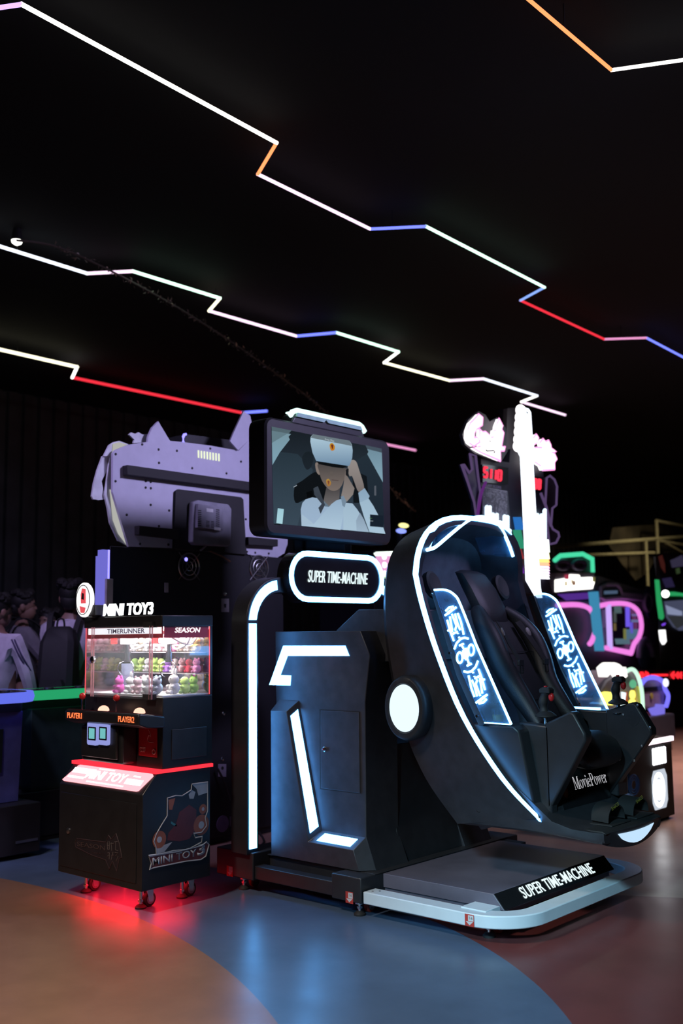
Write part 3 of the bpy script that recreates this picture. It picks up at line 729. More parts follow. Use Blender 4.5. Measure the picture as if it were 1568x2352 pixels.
edge_ = smoothpath([ony(p, -0.25) for p in ve_px], 3)
lft = [ony(p, -0.13) for p in ((981, 1262), (988, 1255), (993, 1238), (1003, 1217), (1026, 1198), (1045, 1192))]
base_c = lft+[V((XV, -0.13, 2.02))]+[V((2*XV-p.x, p.y, p.z)) for p in reversed(lft)]
bl_ = smoothpath(base_c, 6)
base_ = [bl_[int(i*(len(bl_)-1)/(len(edge_)-1))] for i in range(len(edge_))]
vis = MB(); vis.loft([base_, edge_, [p+V((0, 0.002, -0.006)) for p in edge_], [p+V((0, 0, -0.006)) for p in base_]], closed=False, cap=(False, False))
visor = vis.build('visor', M['acrylic'], pod)
MB().tube(edge_, 0.0095, 8, up=(0, 1, 0)).build('edge_light', M['neon_edge'], visor)
MB().tube(base_[:max(3, len(base_)//3)], 0.004, 6, up=(0, 1, 0)).build('edge_light', M['neon_edge'], visor)
# seat
se = onx((1110, 1355), XC)
def S(x, y, z): return V((XC+x, y, z))
slope = (-0.50+0.24)/(1.20-1.64)    # dy/dz of the reclined back
yb_at = lambda z: -0.255+(1.64-z)*-0.55
def cushion(name, secs_, mat, parent, n_=14):
    k = MB(); rings = []
    for z, hw, th, yoff in secs_:
        y = yb_at(z)+yoff
        rings.append([S(hw*math.copysign(abs(math.cos(a_))**0.5, math.cos(a_)), y-th*math.copysign(abs(math.sin(a_))**0.6, math.sin(a_)), z-0.25*th*math.sin(a_)) for a_ in [2*math.pi*i/n_ for i in range(n_)]])
    k.loft(rings); return k.build(name, mat, parent)
seat = cushion('seat_backrest', [(1.50, 0.10, 0.03, 0), (1.46, 0.14, 0.05, 0), (1.36, 0.16, 0.055, 0), (1.15, 0.15, 0.06, 0), (0.98, 0.155, 0.065, 0), (0.84, 0.20, 0.07, 0.02), (0.78, 0.19, 0.06, 0.03)], M['leather'], ride)
cushion('headrest', [(1.745, 0.07, 0.02, 0), (1.73, 0.115, 0.04, 0), (1.65, 0.125, 0.055, -.01), (1.55, 0.125, 0.055, -.01), (1.47, 0.11, 0.045, 0), (1.43, 0.09, 0.02, 0)], M['leather'], seat)
for s in (-1, 1):
    path_ = [(0.125, 1.52, -0.01), (0.175, 1.46, -0.04), (0.200, 1.37, -0.06), (0.200, 1.26, -0.05), (0.172, 1.14, -0.04), (0.168, 1.02, -0.06), (0.180, 0.92, -0.08), (0.175, 0.84, -0.06)]
    P = smoothpath([S(s*x, yb_at(z)+yo, z) for x, z, yo in path_], 4)
    sc = [0.55+0.45*math.sin(math.pi*min(1, (i+1)/len(P)*1.15)) for i in range(len(P))]
    MB().tube(P, 0.060, 12, up=(1, 0, 0), scale=sc).build('side_bolster', M['leather'], seat)
    # shoulder belt with slot plate and buckle
    bl = [S(s*0.10, yb_at(1.46)-0.085, 1.46), S(s*0.11, yb_at(1.40)-0.10, 1.40), S(s*0.12, yb_at(1.34)-0.105, 1.34), S(s*0.125, yb_at(1.25)-0.12, 1.25)]
    bt = MB().sweep(bl, [(-0.022, -0.002), (0.022, -0.002), (0.022, 0.002), (-0.022, 0.002)], up=(0, 1, 0.5)).build('belt', M['web'], seat)
    c = bl[-1]; MB().prism('y', rrect(c.x-0.022, c.x+0.022, c.z-0.02, c.z+0.01, 0.006), c.y-0.008, c.y+0.006).build('belt_buckle', M['rubber'], bt)
    k = MB(); k.tube([c+V((-.012, -.006, -.018)), c+V((-.012, -.006, -.058)), c+V((.012, -.006, -.058)), c+V((.012, -.006, -.018))], 0.0035, 6, up=(0, 1, 0), closed=True); k.build('belt_tongue', M['chrome'], bt)
    MB().lathe(S(s*0.125, yb_at(1.40)-0.10, 1.40), (-s*.4, -1, 0.4), [(0.022, 0), (0.022, 0.006), (0.010, 0.009)], 16, ell=(0.7, 1.3)).build('belt_slot', M['beige'], seat)
    # round loudspeaker in the back wall
    q = S(s*0.33, 0, 1.66); q.y = -0.19
    MB().lathe(q, (0, -1, 0.35), [(0.075, -0.02), (0.075, 0.012), (0.060, 0.020), (0.02, 0.012)], 24, ell=(0.8, 1.0)).build('loudspeaker', M['matte'], lining)
k = MB(); rings = []
for y, hw, th, zc in ((-0.50, 0.19, 0.05, 0.80), (-0.62, 0.21, 0.07, 0.80), (-0.78, 0.22, 0.085, 0.815), (-0.90, 0.215, 0.085, 0.82), (-0.955, 0.205, 0.07, 0.80), (-0.98, 0.18, 0.04, 0.785)):
    rings.append([V((XC+hw*math.copysign(abs(math.cos(a_))**0.5, math.cos(a_)), y, zc+th*math.copysign(abs(math.sin(a_))**0.7, math.sin(a_)))) for a_ in [2*math.pi*i/18 for i in range(18)]])
k.loft(rings); k.build('seat_cushion', M['leather'], seat)
for zz in (1.30, 1.06):
    MB().tube([S(x, yb_at(zz)-0.062, zz) for x in (-.16, -.08, 0, .08, .16)], 0.0018, 5).build('seam', M['matte'], seat)
# armrests with their slanted fins
ZARM = 0.965
for left in (True, False):
    g = (lambda x: x) if left else mx
    oq = [onx((1075, 1662), 0.262), onx((1178, 1668), 0.275), onx((1193, 1680), 0.285), onx((1232, 1876), 0.325)]
    oq = [V((q.x if left else mx(q.x), q.y, q.z)) for q in oq]+[V((g(0.30), -0.50, 0.52)), V((g(0.255), -0.30, 0.80))]
    k = MB(); k.loft([oq, [V((g(0.445), q.y+(.02 if i in (1, 2) else 0), q.z)) for i, q in enumerate(oq)]])
    if left: k.prism('x', [(-0.70, ZARM), (-0.87, ZARM-0.01), (-0.87, 0.53), (-0.70, 0.53)], 0.385, 0.445)
    else: k.prism('x', [(-0.45, ZARM+0.03), (-0.90, ZARM+0.02), (-0.90, 0.55), (-0.45, 0.62)], 1.005, 1.12)
    arm = k.build('armrest', M['black'], ride, 0.010)
    fn = MB()
    if left: prof = [(-0.845, 0.965), (-0.845, 0.54), (-1.062, 0.895), (-1.06, 0.93), (-1.005, 1.022), (-0.985, 1.026)]
    else: prof = [(-0.85, 0.990), (-0.85, 0.555), (-1.10, 0.875), (-1.10, 0.905), (-1.025, 1.028), (-1.00, 1.036)]
    fn.prism('x', prof, g(0.385), g(0.455))
    fin = fn.build('armrest_fin', M['black'], arm, 0.010)
    xf = 0.384 if left else mx(0.455)-0.001
    if not left:
        for p in (ve(480, 715), ve(310, 828), ve(627, 975), ve(528, 1195), ve(440, 1365), ve(270, 1350)):
            q = onx(p, xf); MB().lathe(q, (-1, 0, 0), [(0.007, 0), (0.006, 0.003), (0.002, 0.004)], 10).build('screw', M['steel'], fin)
        q = onx(ve(415, 868), xf); sg = MB(); sg.lathe(q, (-1, 0, 0), [(0.040, 0), (0.040, 0.001), (0.01, 0.001)], 24)
        gl = sg.build('speaker_grille', M['black'], fin)
        hb = MB()
        for i in range(-5, 6):
            for j in range(-5, 6):
                if i*i+j*j < 28: hb.cyl(q+V((-.0011, i*.0066, j*.0066)), q+V((-.0016, i*.0066, j*.0066)), 0.0018, n=6)
        hb.build('grille_holes', M['matte'], gl)
# light slit on the right armrest
k = MB(); k.box(mx(0.43), mx(0.405), -0.80, -0.55, ZARM+0.02, ZARM+0.034); k.build('armrest_light', M['led'], arm)
def joystick(x, y, z):
    k = MB(); k.lathe((x, y, z), (0, 0, 1), [(0.030, 0), (0.030, 0.006), (0.012, 0.010), (0.010, 0.045)], 16)
    sb = k.build('stick_base', M['chrome'], ride)
    MB().lathe((x, y, z+0.045), (0, 0, 1), [(0.02, 0), (0.052, 0.006), (0.052, 0.012), (0.030, 0.028), (0.02, 0.032)], 20).build('stick_skirt', M['rubber'], sb)
    P = smoothpath([(x, y+0.005, z+0.05), (x, y+0.010, z+0.085), (x, y+0.012, z+0.115), (x, y+0.004, z+0.15), (x, y-0.008, z+0.172)], 4)
    sc = [1.0+0.12*math.sin(i*0.9) for i in range(len(P))]; sc[-1] = 1.05
    gr = MB().tube(P, 0.021, 12, up=(1, 0, 0), scale=sc)
    gr.loft([[(x+dx, y+dy, zz) for dx, dy in ((-.022, .022), (.022, .022), (.024, -.038), (-.024, -.038))] for zz in (z+.163, z+.181)]+[[(x+dx, y+dy, z+.192) for dx, dy in ((-.014, .010), (.014, .010), (.016, -.030), (-.016, -.030))]])
    gp = gr.build('stick_grip', M['rubber'], sb, 0.004)
    MB().ball((x, y-0.034, z+0.145), (0.012, 0.015, 0.021)).build('trigger', M['redp'], gp)
    MB().cyl((x, y-0.004, z+0.190), (x, y-0.004, z+0.198), 0.009, n=12).build('thumb_button', M['redp'], gp)
jl = onx((1254, 1668), 0.44); jr = onx((1420, 1637), mx(0.44))
joystick(0.44, jl.y, jl.z-0.004); joystick(mx(0.44), jr.y, jr.z-0.004)
# centre front with the maker's panel, foot tray
k = MB(); k.loft([[(0.445, y, z) for y, z in ((-0.80, 0.76), (-0.89, 0.47), (-0.60, 0.46), (-0.60, 0.76))], [(mx(0.445), y, z) for y, z in ((-0.80, 0.76), (-0.89, 0.47), (-0.60, 0.46), (-0.60, 0.76))]])
front = k.build('front_panel', M['black'], ride, 0.006)
fdir = V((0, -0.09, -0.29)).normalized(); fn_ = V((0, -0.29, 0.09)).normalized()
FP = lambda x, t, e=0.0: V((x, lerp(-0.80, -0.89, t), lerp(0.76, 0.47, t)))+fn_*e
k = MB(); k.slab([FP(0.50, .14), FP(0.50, .74), FP(0.98, .74), FP(0.98, .14)], fn_*0.004); mp_ = k.build('maker_plate', M['gloss'], front)
# serif lettering drawn from stems, bowls and serifs (unit = cap height)
def bowl(cx, cy, rx, ry, tx, ty, a0, a1):
    o = ell2(cx, cy, rx, ry, a0, a1); i = ell2(cx, cy, rx-tx, ry-ty, a0, a1)
    return [[o[k], o[k+1], i[k+1], i[k]] for k in range(len(o)-1)]
R4 = lambda x0, x1, y0, y1: [(x0, y0), (x1, y0), (x1, y1), (x0, y1)]
GL = {
 'M': (1.02, [R4(.10, .15, 0, 1), R4(0, .27, 0, .04), R4(0, .2, .96, 1), [(.12, 1), (.28, 1), (.55, .06), (.49, .0)], [(.49, .0), (.55, .08), (.82, 1), (.76, 1)], R4(.76, .90, 0, 1), R4(.65, 1.0, 0, .04), R4(.80, 1.0, .96, 1)]),
 'o': (.56, bowl(.27, .33, .26, .345, .11, .035, 0, 360)),
 'v': (.54, [[(.05, .64), (.19, .64), (.31, .14), (.26, 0)], [(.26, 0), (.30, .14), (.46, .64), (.41, .64)], R4(-.01, .25, .62, .66), R4(.35, .53, .62, .66)]),
 'i': (.30, [R4(.09, .21, 0, .64), R4(.01, .29, 0, .04), R4(.01, .20, .62, .66), ell2(.15, .86, .075, .085)]),
 'e': (.50, bowl(.25, .33, .24, .345, .11, .035, 20, 325)+[R4(.10, .48, .36, .40), [(.48, .40), (.47, .46), (.37, .46), (.40, .40)]]),
 'P': (.66, [R4(.09, .22, 0, 1), R4(0, .32, 0, .04), R4(0, .34, .96, 1), R4(.2, .36, .45, .49)]+bowl(.33, .725, .29, .275, .12, .04, -90, 90)),
 'w': (.80, [[(.05, .64), (.18, .64), (.28, .14), (.24, 0)], [(.24, 0), (.27, .12), (.42, .64), (.38, .64)], [(.34, .64), (.46, .64), (.56, .14), (.52, 0)], [(.52, 0), (.55, .12), (.71, .64), (.66, .64)], R4(-.01, .23, .62, .66), R4(.60, .78, .62, .66)]),
 'r': (.42, [R4(.09, .21, 0, .64), R4(.01, .31, 0, .04), R4(.01, .20, .62, .66), ell2(.33, .56, .08, .09), [(.2, .45), (.26, .58), (.33, .65), (.33, .60), (.27, .52), (.2, .38)]])}
def serif(s, name, mat, parent, o, xd, yd, w, h, eps):
    W = sum(GL[c][0] for c in s); k = MB(); x = 0
    for c in s:
        for pg in GL[c][1]:
            k.face([o+xd*(w*(x+p[0])/W)+yd*(h*p[1])+eps for p in pg])
        x += GL[c][0]
    return k.build(name, mat, parent, smooth=False)
serif('MoviePower', 'lettering', em('grey_lit_letters', (0.62, 0.62, 0.66), 0.75), mp_, FP(0.655, .48, 0.0045), V((1, 0, 0)), -fdir, 0.34, 0.062, fn_*0.0004)
k = MB(); k.slab([FP(0.555+0.028*math.cos(a_), .44+.13*math.sin(a_), .0042) for a_ in [2*math.pi*i/20 for i in range(20)]], fn_*.0008); fl = k.build('flame_logo', pm('logo_orange', (0.35, 0.07, 0.03), 0.5), mp_, smooth=False)
k = MB(); k.slab([FP(0.555+x, .44+y, .0053) for x, y in ((.0, -.08), (.012, -.02), (.010, .06), (-.004, .10), (-.012, .03), (-.004, .0))], fn_*.0006); k.build('flame_tongue', pm('logo_yellow', (0.40, 0.16, 0.05), 0.5), fl, smooth=False)
k = MB(); k.cyl((0.47, -0.80, 0.80), (0.98, -0.80, 0.80), 0.045, n=16); k.build('front_roll', M['black'], front)
# foot tray
k = MB(); k.prism('x', [(-0.86, 0.470), (-0.86, 0.482), (-1.105, 0.482), (-1.125, 0.470)], 0.43, mx(0.43)); tray = k.build('foot_tray', M['rubber'], ride, 0.004)
pts = []
xs_ = [lerp(0.425, mx(0.425), i/16) for i in range(17)]
top = [V((x, -1.115-0.030*math.sin(math.pi*i/16), 0.474)) for i, x in enumerate(xs_)]
bot = [V((x, -1.105-0.02*math.sin(math.pi*i/16), 0.425-0.045*math.sin(math.pi*i/16)**0.8)) for i, x in enumerate(xs_)]
k = MB(); bk_ = V((0, 0.06, 0.0))
k.loft([[p+V((0, 0.06, 0)), p, q, q+V((0, 0.06, 0.01))] for p, q in zip(top, bot)]); nose = k.build('tray_nose', M['shell'], ride)
k = MB(); a_ = []; b_ = []
for i in range(3, 14):
    s_ = math.sin(math.pi*(i-3)/10)**0.6
    p = lerp(top[i], bot[i], .20); q = lerp(top[i], bot[i], .20+.62*s_+0.02); a_.append(p+V((0, -.004, 0))); b_.append(q+V((0, -.004, 0)))
k.loft([[p, q, q+V((0, .006, 0)), p+V((0, .006, 0))] for p, q in zip(a_, b_)]); k.build('foot_lamp', M['lens'], nose)
# foot pads and straps
for xc_, lab in ((0.655, None), (0.915, None)):
    MB().box(xc_-0.10, xc_+0.10, -1.09, -0.87, 0.482, 0.490).build('foot_pad', M['rubber'], tray, 0.004)
    P = [V((xc_+0.085*math.cos(a_), -1.02, 0.488+0.080*math.sin(a_)**0.7)) for a_ in [math.pi*(0.02+0.96*i/14) for i in range(15)]]
    k = MB(); k.loft([[p+V((-.012*0, -0.045, -.004)), p+V((0, -0.045, 0.004)), p+V((0, 0.045, 0.010)), p+V((0, 0.045, 0.002))] for p in P]); s_ = k.build('foot_strap', M['web'], tray)
    text('SPARCO', 'strap_lettering', em('strap_green_print', (0.16, 0.24, 0.05), 0.35), s_, (xc_-0.05, -1.070, 0.550), (1, 0, 0.25), (0, 0.5, 1), 0.075, 0.016, ext=0)
# a drink left on the armrest
c = onx((1156, 1661), 0.36); cz = ZARM+0.001
cup = thing('plastic_cup', 'clear plastic cup with yellow drink on the left armrest behind the acrylic wing', 'cup', (c.x, -0.60, cz))
k = MB(); k.lathe((c.x, -0.60, cz), (0, 0, 1), [(0.026, 0), (0.034, 0.06), (0.035, 0.062), (0.033, 0.062), (0.025, 0.003), (0.005, 0.003)], 20); k.build('cup_wall', M['clear'], cup)
MB().lathe((c.x, -0.60, cz+0.004), (0, 0, 1), [(0.0245, 0), (0.0285, 0.027), (0.02, 0.0275)], 20).build('drink', pm('yellow_drink', (0.75, 0.55, 0.18), 0.3), cup)
MB().box(c.x-0.06, c.x-0.03, -0.58, -0.50, ZARM, ZARM+0.002)
# ------------------------------------------------------------------ claw machine
CX0, CX1, CY0, CY1 = -0.69, -0.235, 0.865, 1.61
CXU, CYU = -0.565, 1.535
claw = thing('claw_machine', 'small black claw machine with a lit glass box of plush toys on red-lit floor', 'claw machine', (-0.46, 1.24, 0))
cab = pm('claw_cabinet_black', (0.016, 0.016, 0.018), 0.35)
M['red_led'] = em('red_led', (1.0, 0.03, 0.05), 1.4)
M['red_edge'] = em('red_edge', (1.0, 0.10, 0.12), 1.2)
M['red_under'] = em('red_floor_led', (1.0, 0.015, 0.03), 7.0)
M['white_led'] = em('white_led', (1.0, 0.97, 0.95), 100.0)
M['sign_white'] = em('sign_white', (0.95, 1.0, 1.0), 2.0)
k = MB(); k.prism('y', [(CX0, 0.125), (CX1, 0.125), (CX1, 0.70), (-0.60, 0.70), (CX0, 0.60)], CY0, CY1); lowc = k.build('lower_cabinet', cab, claw, 0.004)
for x, y in ((-0.575, 1.02), (-0.56, 1.53), (-0.30, 1.02), (-0.30, 1.53)): caster(x, y, 0.126, claw, dx=0.045, r=0.038, wheel=M['rubber'])
MB().box(CX0+0.05, CX1-0.03, CY0+0.05, CY1-0.05, 0.1235, 0.1245).build('floor_light', M['red_under'], claw)
# lower door, lock, side lettering
P2 = lambda x, y, e=0.002: onx(v2(x, y), CX0)-V((e, 0, 0))
Q2 = lambda x, y, e=0.002: ony(v2(x, y), CY0)-V((0, e, 0))
k = MB(); k.box(CX0-0.004, CX0, CY0+0.045, CY1-0.02, 0.16, 0.555); cdoor = k.build('cabinet_door', cab, lowc, 0.003)
MB().lathe(P2(208, 812, .004), (-1, 0, 0), [(0.016, 0), (0.016, 0.004), (0.009, 0.007), (0.002, 0.007)], 16).build('door_lock', M['steel'], cdoor)
faint = pm('dark_print', (0.055, 0.030, 0.034), 0.55); faint2 = pm('dark_print_fill', (0.022, 0.017, 0.022), 0.5)
fl = [(265, 905), (280, 875), (515, 905), (540, 850), (560, 880), (600, 835), (628, 920), (648, 1030), (625, 1040), (605, 1142), (570, 1060), (545, 1125), (515, 1050), (400, 1010), (270, 945)]
k = MB(); k.tube([P2(*p, .005) for p in fl], 0.0022, 5, up=(1, 0, 0), closed=True); ol = k.build('emblem_outline', faint, cdoor)
k = MB(); k.slab([P2(*p, .0045) for p in fl], (0.0004, 0, 0)); k.build('emblem_field', faint2, cdoor, smooth=False)
text_px('SEASON', 'lettering', pm('faint_lettering', (0.085, 0.055, 0.052), 0.5), cdoor, P2(282, 935, .006), P2(512, 972, .006), P2(287, 900, .006), ext=.0006)
text_px('GAME ART', 'lettering', faint, cdoor, P2(400, 997, .006), P2(500, 1008, .006), P2(402, 984, .006), ext=.0006)
# drawn strokes of the four characters at the right of the emblem
k = MB()
for s in ([(530, 905), (545, 900), (545, 965), (530, 962), (530, 905)], [(530, 935), (545, 932)], [(560, 905), (565, 975)], [(552, 920), (580, 915)], [(585, 905), (612, 900)], [(598, 905), (596, 970), (618, 975)], [(530, 995), (545, 990), (545, 1045)], [(528, 1020), (548, 1015)], [(560, 990), (575, 985), (560, 1050)], [(560, 1020), (580, 1010)], [(590, 990), (615, 990), (595, 1020), (618, 1020), (600, 1060)]):
    k.tube([P2(*p, .0055) for p in s], 0.0022, 4, up=(1, 0, 0))
k.build('character_strokes', pm('faint_characters', (0.10, 0.085, 0.085), 0.5), cdoor)
pw = pm('print_white', (0.42, 0.45, 0.46), 0.5); pr = pm('print_red', (0.13, 0.022, 0.022), 0.5); po = pm('print_orange', (0.33, 0.10, 0.045), 0.5); pdk = pm('print_dark', (0.02, 0.02, 0.024), 0.5)
bn = [(858, 1020), (1090, 985), (1290, 935), (1330, 905), (1352, 925), (1325, 1020), (1285, 1048), (1160, 1062), (900, 1115), (868, 1127), (880, 1080)]
k = MB(); k.slab([Q2(*p, .001) for p in bn], (0, -0.0012, 0)); sb_ = k.build('banner_sticker', pr, lowc, smooth=False)
k = MB(); k.tube([Q2(*p, .002) for p in bn], 0.0035, 5, up=(0, 1, 0), closed=True); k.build('banner_outline', pw, sb_)
text_px('MINI TOY', 'lettering', pw, sb_, Q2(888, 1100, .0025), Q2(1250, 1020, .0025), Q2(893, 1035, .0025), ext=.0006, bold=.02)
text_px('3', 'lettering', pw, sb_, Q2(1256, 1020, .0025), Q2(1320, 1003, .0025), Q2(1260, 925, .0025), ext=.0006, bold=.03)
# generic gear-and-bracket emblem above the banner
em_out = [(920, 1010), (918, 945), (900, 900), (920, 840), (960, 770), (1010, 690), (1012, 545), (1080, 525), (1130, 528), (1205, 480), (1212, 432), (1340, 415), (1340, 510), (1340, 650), (1320, 705), (1332, 770), (1290, 825), (1225, 835), (1240, 870), (1295, 860), (1290, 905), (1180, 965), (1060, 975)]
k = MB(); k.slab([Q2(*p, .001) for p in em_out], (0, -0.0010, 0)); es = k.build('emblem_sticker', pdk, lowc, smooth=False)
k = MB(); k.tube([Q2(*p, .002) for p in em_out], 0.0030, 5, up=(0, 1, 0), closed=True); k.build('emblem_outline', pw, es)
for (cx, cy, r) in ((945, 885, 44), (1288, 765, 50), (1302, 635, 24)):
    cc = Q2(cx, cy, .002); rr = abs(Q2(cx+r, cy).x-cc.x)
    MB().lathe(cc, (0, -1, 0), [(rr*1.25, 0), (rr*1.25, .0008), (rr*.6, .0009)], 24).build('emblem_wheel', po, es)
    MB().lathe(cc, (0, -1, 0), [(rr*.45, .0009), (rr*.45, .0014), (rr*.1, .0014)], 20).build('emblem_hub', pw, es)
for pg, mm in (([(1212, 432), (1338, 418), (1338, 500), (1265, 525), (1250, 470)], pw), ([(922, 1005), (922, 950), (1050, 905), (985, 985)], pw), ([(1185, 515), (1210, 480), (1240, 495), (1225, 550), (1192, 550)], pw),
               ([(1080, 760), (1110, 660), (1190, 600), (1248, 640), (1245, 790), (1190, 880), (1110, 900), (1010, 890), (1020, 830)], pr), ([(1020, 560), (1075, 545), (1050, 640), (1025, 640)], po), ([(1040, 735), (1090, 765), (1080, 780), (1040, 755)], pm('print_teal', (0.05, 0.22, 0.22), 0.5))):
    MB().slab([Q2(*p, .0022) for p in pg], (0, -.0006, 0)).build('emblem_shape', mm, es, smooth=False)
# sloping lit sign
sd = V((0.09, 0, 0.10)).normalized(); sn = V((-0.10, 0, 0.09)).normalized()
SP = lambda y, t, e=0.0: V((lerp(CX0, -0.60, t), y, lerp(0.60, 0.70, t)))+sn*e
k = MB(); k.slab([SP(y, t) for y, t in ((0.93, .12), (1.585, .12), (1.60, .16), (1.545, .90), (1.53, .94), (0.89, .94), (0.875, .86), (0.915, .16))], sn*0.006)
sgn = k.build('sloping_sign', em('lit_sign_pink', (1.0, 0.36, 0.40), 1.8), lowc, smooth=False)
k = MB()
for y0_, y1_, t0, t1 in ((1.36, 1.56, .55, .80), (1.42, 1.57, .30, .40), (0.92, 1.06, .35, .60), (1.05, 1.38, .20, .26), (0.96, 1.02, .70, .76), (1.2, 1.34, .83, .88)): k.slab([SP(y0_, t0, .0062), SP(y1_, t0, .0062), SP(y1_, t1, .0062), SP(y0_, t1, .0062)], sn*.0006)
k.build('sign_streaks', em('lit_sign_white', (1, 0.92, 0.92), 2.2), sgn, smooth=False)
text('MINI TOY', 'lettering', em('lit_sign_letters', (1, 0.93, 0.93), 2.2), sgn, SP(1.42, .36, .0065), (0, -1, 0), sd, 0.36, 0.055, ext=.0008, bold=.03, shear=.2)
k = MB(); k.box(-0.612, CX1+0.012, CY0-0.008, CY1+0.004, 0.698, 0.716); k.build('red_light_line', M['red_led'], claw)
# upper cabinet
k = MB(); k.box(CXU, CX1+0.012, CY0, CYU+0.03, 0.716, 1.085); upc = k.build('upper_cabinet', cab, claw, 0.004)
k = MB(); k.box(CX1-0.006, CX1+0.012, CY0, CYU+0.03, 1.085, 1.50); k.build('rear_panel', cab, claw, 0.002)
k = MB(); k.box(CXU-0.012, CX1+0.012, CY0-0.004, CYU+0.034, 1.455, 1.515); topc = k.build('top_cabinet', cab, claw, 0.004)
P1 = lambda x, y, X=CXU, e=0.0: onx(v1(x, y), X)-V((e, 0, 0))
Q1 = lambda x, y, e=0.0: ony(v1(x, y), CY0)-V((0, e, 0))
# glass
k = MB(); k.box(CXU-0.004, CXU, CY0+0.005, CYU+0.028, 1.087, 1.455); fg = k.build('front_glass', M['clear'], claw, smooth=False)
k = MB(); k.box(CXU, CX1-0.006, CY0, CY0+0.004, 1.087, 1.455); sg_ = k.build('side_glass', M['clear'], claw, smooth=False)
k = MB(); k.box(CXU+0.002, CX1-0.008, CYU+0.022, CYU+0.026, 1.087, 1.455); k.build('tinted_mirror', pm('pink_mirror', (0.42, 0.26, 0.30), 0.05, 1.0, 0.02), claw, smooth=False)
for x, y in ((CXU-0.002, CYU+0.026), (CX1-0.008, CY0+0.002)):
    MB().box(x-0.0018, x+0.0018, y-0.0018, y+0.0018, 1.087, 1.455).build('edge_light', M['red_edge'], claw)
dx_ = CXU-0.030; dy0, dy1 = CY0+0.10, CYU-0.10
dy0 = P1(862, 700, dx_).y; dy1 = P1(318, 700, dx_).y
k = MB(); k.box(dx_-0.005, dx_, dy0, dy1, 1.075, 1.46); gd = k.build('glass_door', M['clear'], claw, smooth=False)
for y_ in (dy0, dy0+.02, dy1, dy1-0.02): MB().box(dx_-0.006, dx_+0.002, y_-0.0018, y_+0.0018, 1.075, 1.46).build('door_edge', glassy('pink_edge', (1, .55, .6), .5), gd)
for z_ in (1.075, 1.455): MB().box(dx_-0.004, CXU, dy0, dy0+0.075, z_-0.004, z_+0.026).build('hinge', M['matte'], gd)
q = P1(338, 765, dx_); MB().lathe(q+V((-.003, 0, 0)), (-1, 0, 0), [(0.02, 0), (0.02, 0.012), (0.012, 0.018), (0.002, .019)], 14).build('door_lock', M['chrome'], gd)
# banner printed along the top of the glass, inside
k = MB(); k.box(CXU+0.004, CXU+0.007, CY0+0.01, CYU+0.02, 1.395, 1.455); bnr = k.build('glass_banner', pm('banner_red', (0.6, 0.03, 0.05), 0.4), claw, smooth=False)
k = MB(); k.box(CXU+0.002, CXU+0.004, CY0+0.02, CYU+0.01, 1.418, 1.452); bw = k.build('banner_white', em('banner_backlight', (1, .93, .95), 1.6), bnr, smooth=False)
text('TIMERUNNER', 'lettering', pm('banner_violet', (0.16, 0.04, 0.25), 0.5), bw, (CXU+0.0015, CYU-0.17, 1.422), (0, -1, 0), (0, 0, 1), 0.34, 0.026, ext=0, bold=.02)
k = MB(); k.box(CXU+0.01, CX1-0.01, CY0+0.006, CY0+0.009, 1.395, 1.455); bns = k.build('side_banner', pm('banner_red_side', (0.6, 0.03, 0.05), 0.4), claw, smooth=False)
text('SEASON', 'lettering', em('side_banner_letters', (1, .93, .95), 1.6), bns, (CXU+0.08, CY0+0.0055, 1.422), (1, 0, 0), (0, 0, 1), 0.18, 0.028, ext=0, bold=.03, shear=.2)
# interior: white floor, lights, shelves, mirror side
k = MB(); k.box(CXU+0.005, CX1-0.008, CY0+0.008, CYU+0.02, 1.086, 1.094); k.build('prize_floor', pm('prize_floor_white', (0.8, 0.8, 0.8), 0.5), claw)
for x in (CXU+0.03, CX1-0.06): MB().box(x-0.012, x+0.012, CY0+0.03, CYU-0.02, 1.440, 1.450).build('interior_light', M['white_led'], claw)
shelf_m = pm('shelf_white', (0.75, 0.75, 0.76), 0.4)
for z in (1.20, 1.315): MB().box(CX1-0.085, CX1-0.008, CY0+0.03, CYU-0.01, z-0.004, z).build('shelf', shelf_m, claw)
k = MB(); k.box(CX1-0.0105, CX1-0.0065, CY0+0.006, CYU+0.02, 1.095, 1.44); k.build('mirror_back', pm('mirror', (0.35, 0.33, 0.36), 0.06, 1.0, 0.02), claw, smooth=False)
# claw unit and dispenser tube, cables
def claw_unit(y, x=-0.45):
    k = MB(); k.box(x-0.03, x+0.03, y-0.033, y+0.033, 1.36, 1.415); g = k.build('claw_carriage', shelf_m, claw, 0.004)
    k = MB(); k.cyl((x, y, 1.36), (x, y, 1.29), 0.012, n=14); k.cyl((x, y, 1.32), (x, y, 1.27), 0.018, n=16); k.cyl((x, y, 1.275), (x, y, 1.262), 0.024, n=16); k.build('claw_motor', M['chrome'], g)
    for i in range(3):
        a_ = 2*math.pi*i/3+.5; c_, s_ = math.cos(a_), math.sin(a_)
        MB().tube(smoothpath([(x+r*c_, y+r*s_, z) for r, z in ((.012, 1.27), (.045, 1.255), (.055, 1.225), (.038, 1.195), (.022, 1.185))], 3), 0.0028, 6).build('claw_arm', M['chrome'], g)
    MB().tube(smoothpath([(x, y-.02, 1.36), (x, y-.06, 1.335), (x+.02, y-.12, 1.36), (x+.04, y-.14, 1.42)], 5), 0.006, 8).build('coiled_cable', pm('white_cable', (0.8, 0.8, 0.8), 0.4), g)
    MB().box(x-.05, x-.044, y+.04, y+.09, 1.365, 1.40).build('red_plate', M['redp'], g)
claw_unit(1.325); claw_unit(1.02, -0.40)
MB().tube(smoothpath([(-.5, .90, 1.41), (-.42, .90, 1.37), (-.35, .90, 1.36), (-.29, .90, 1.41)], 5), 0.004, 6).build('interior_cable', pm('grey_cable', (.55, .55, .6), .4), claw)
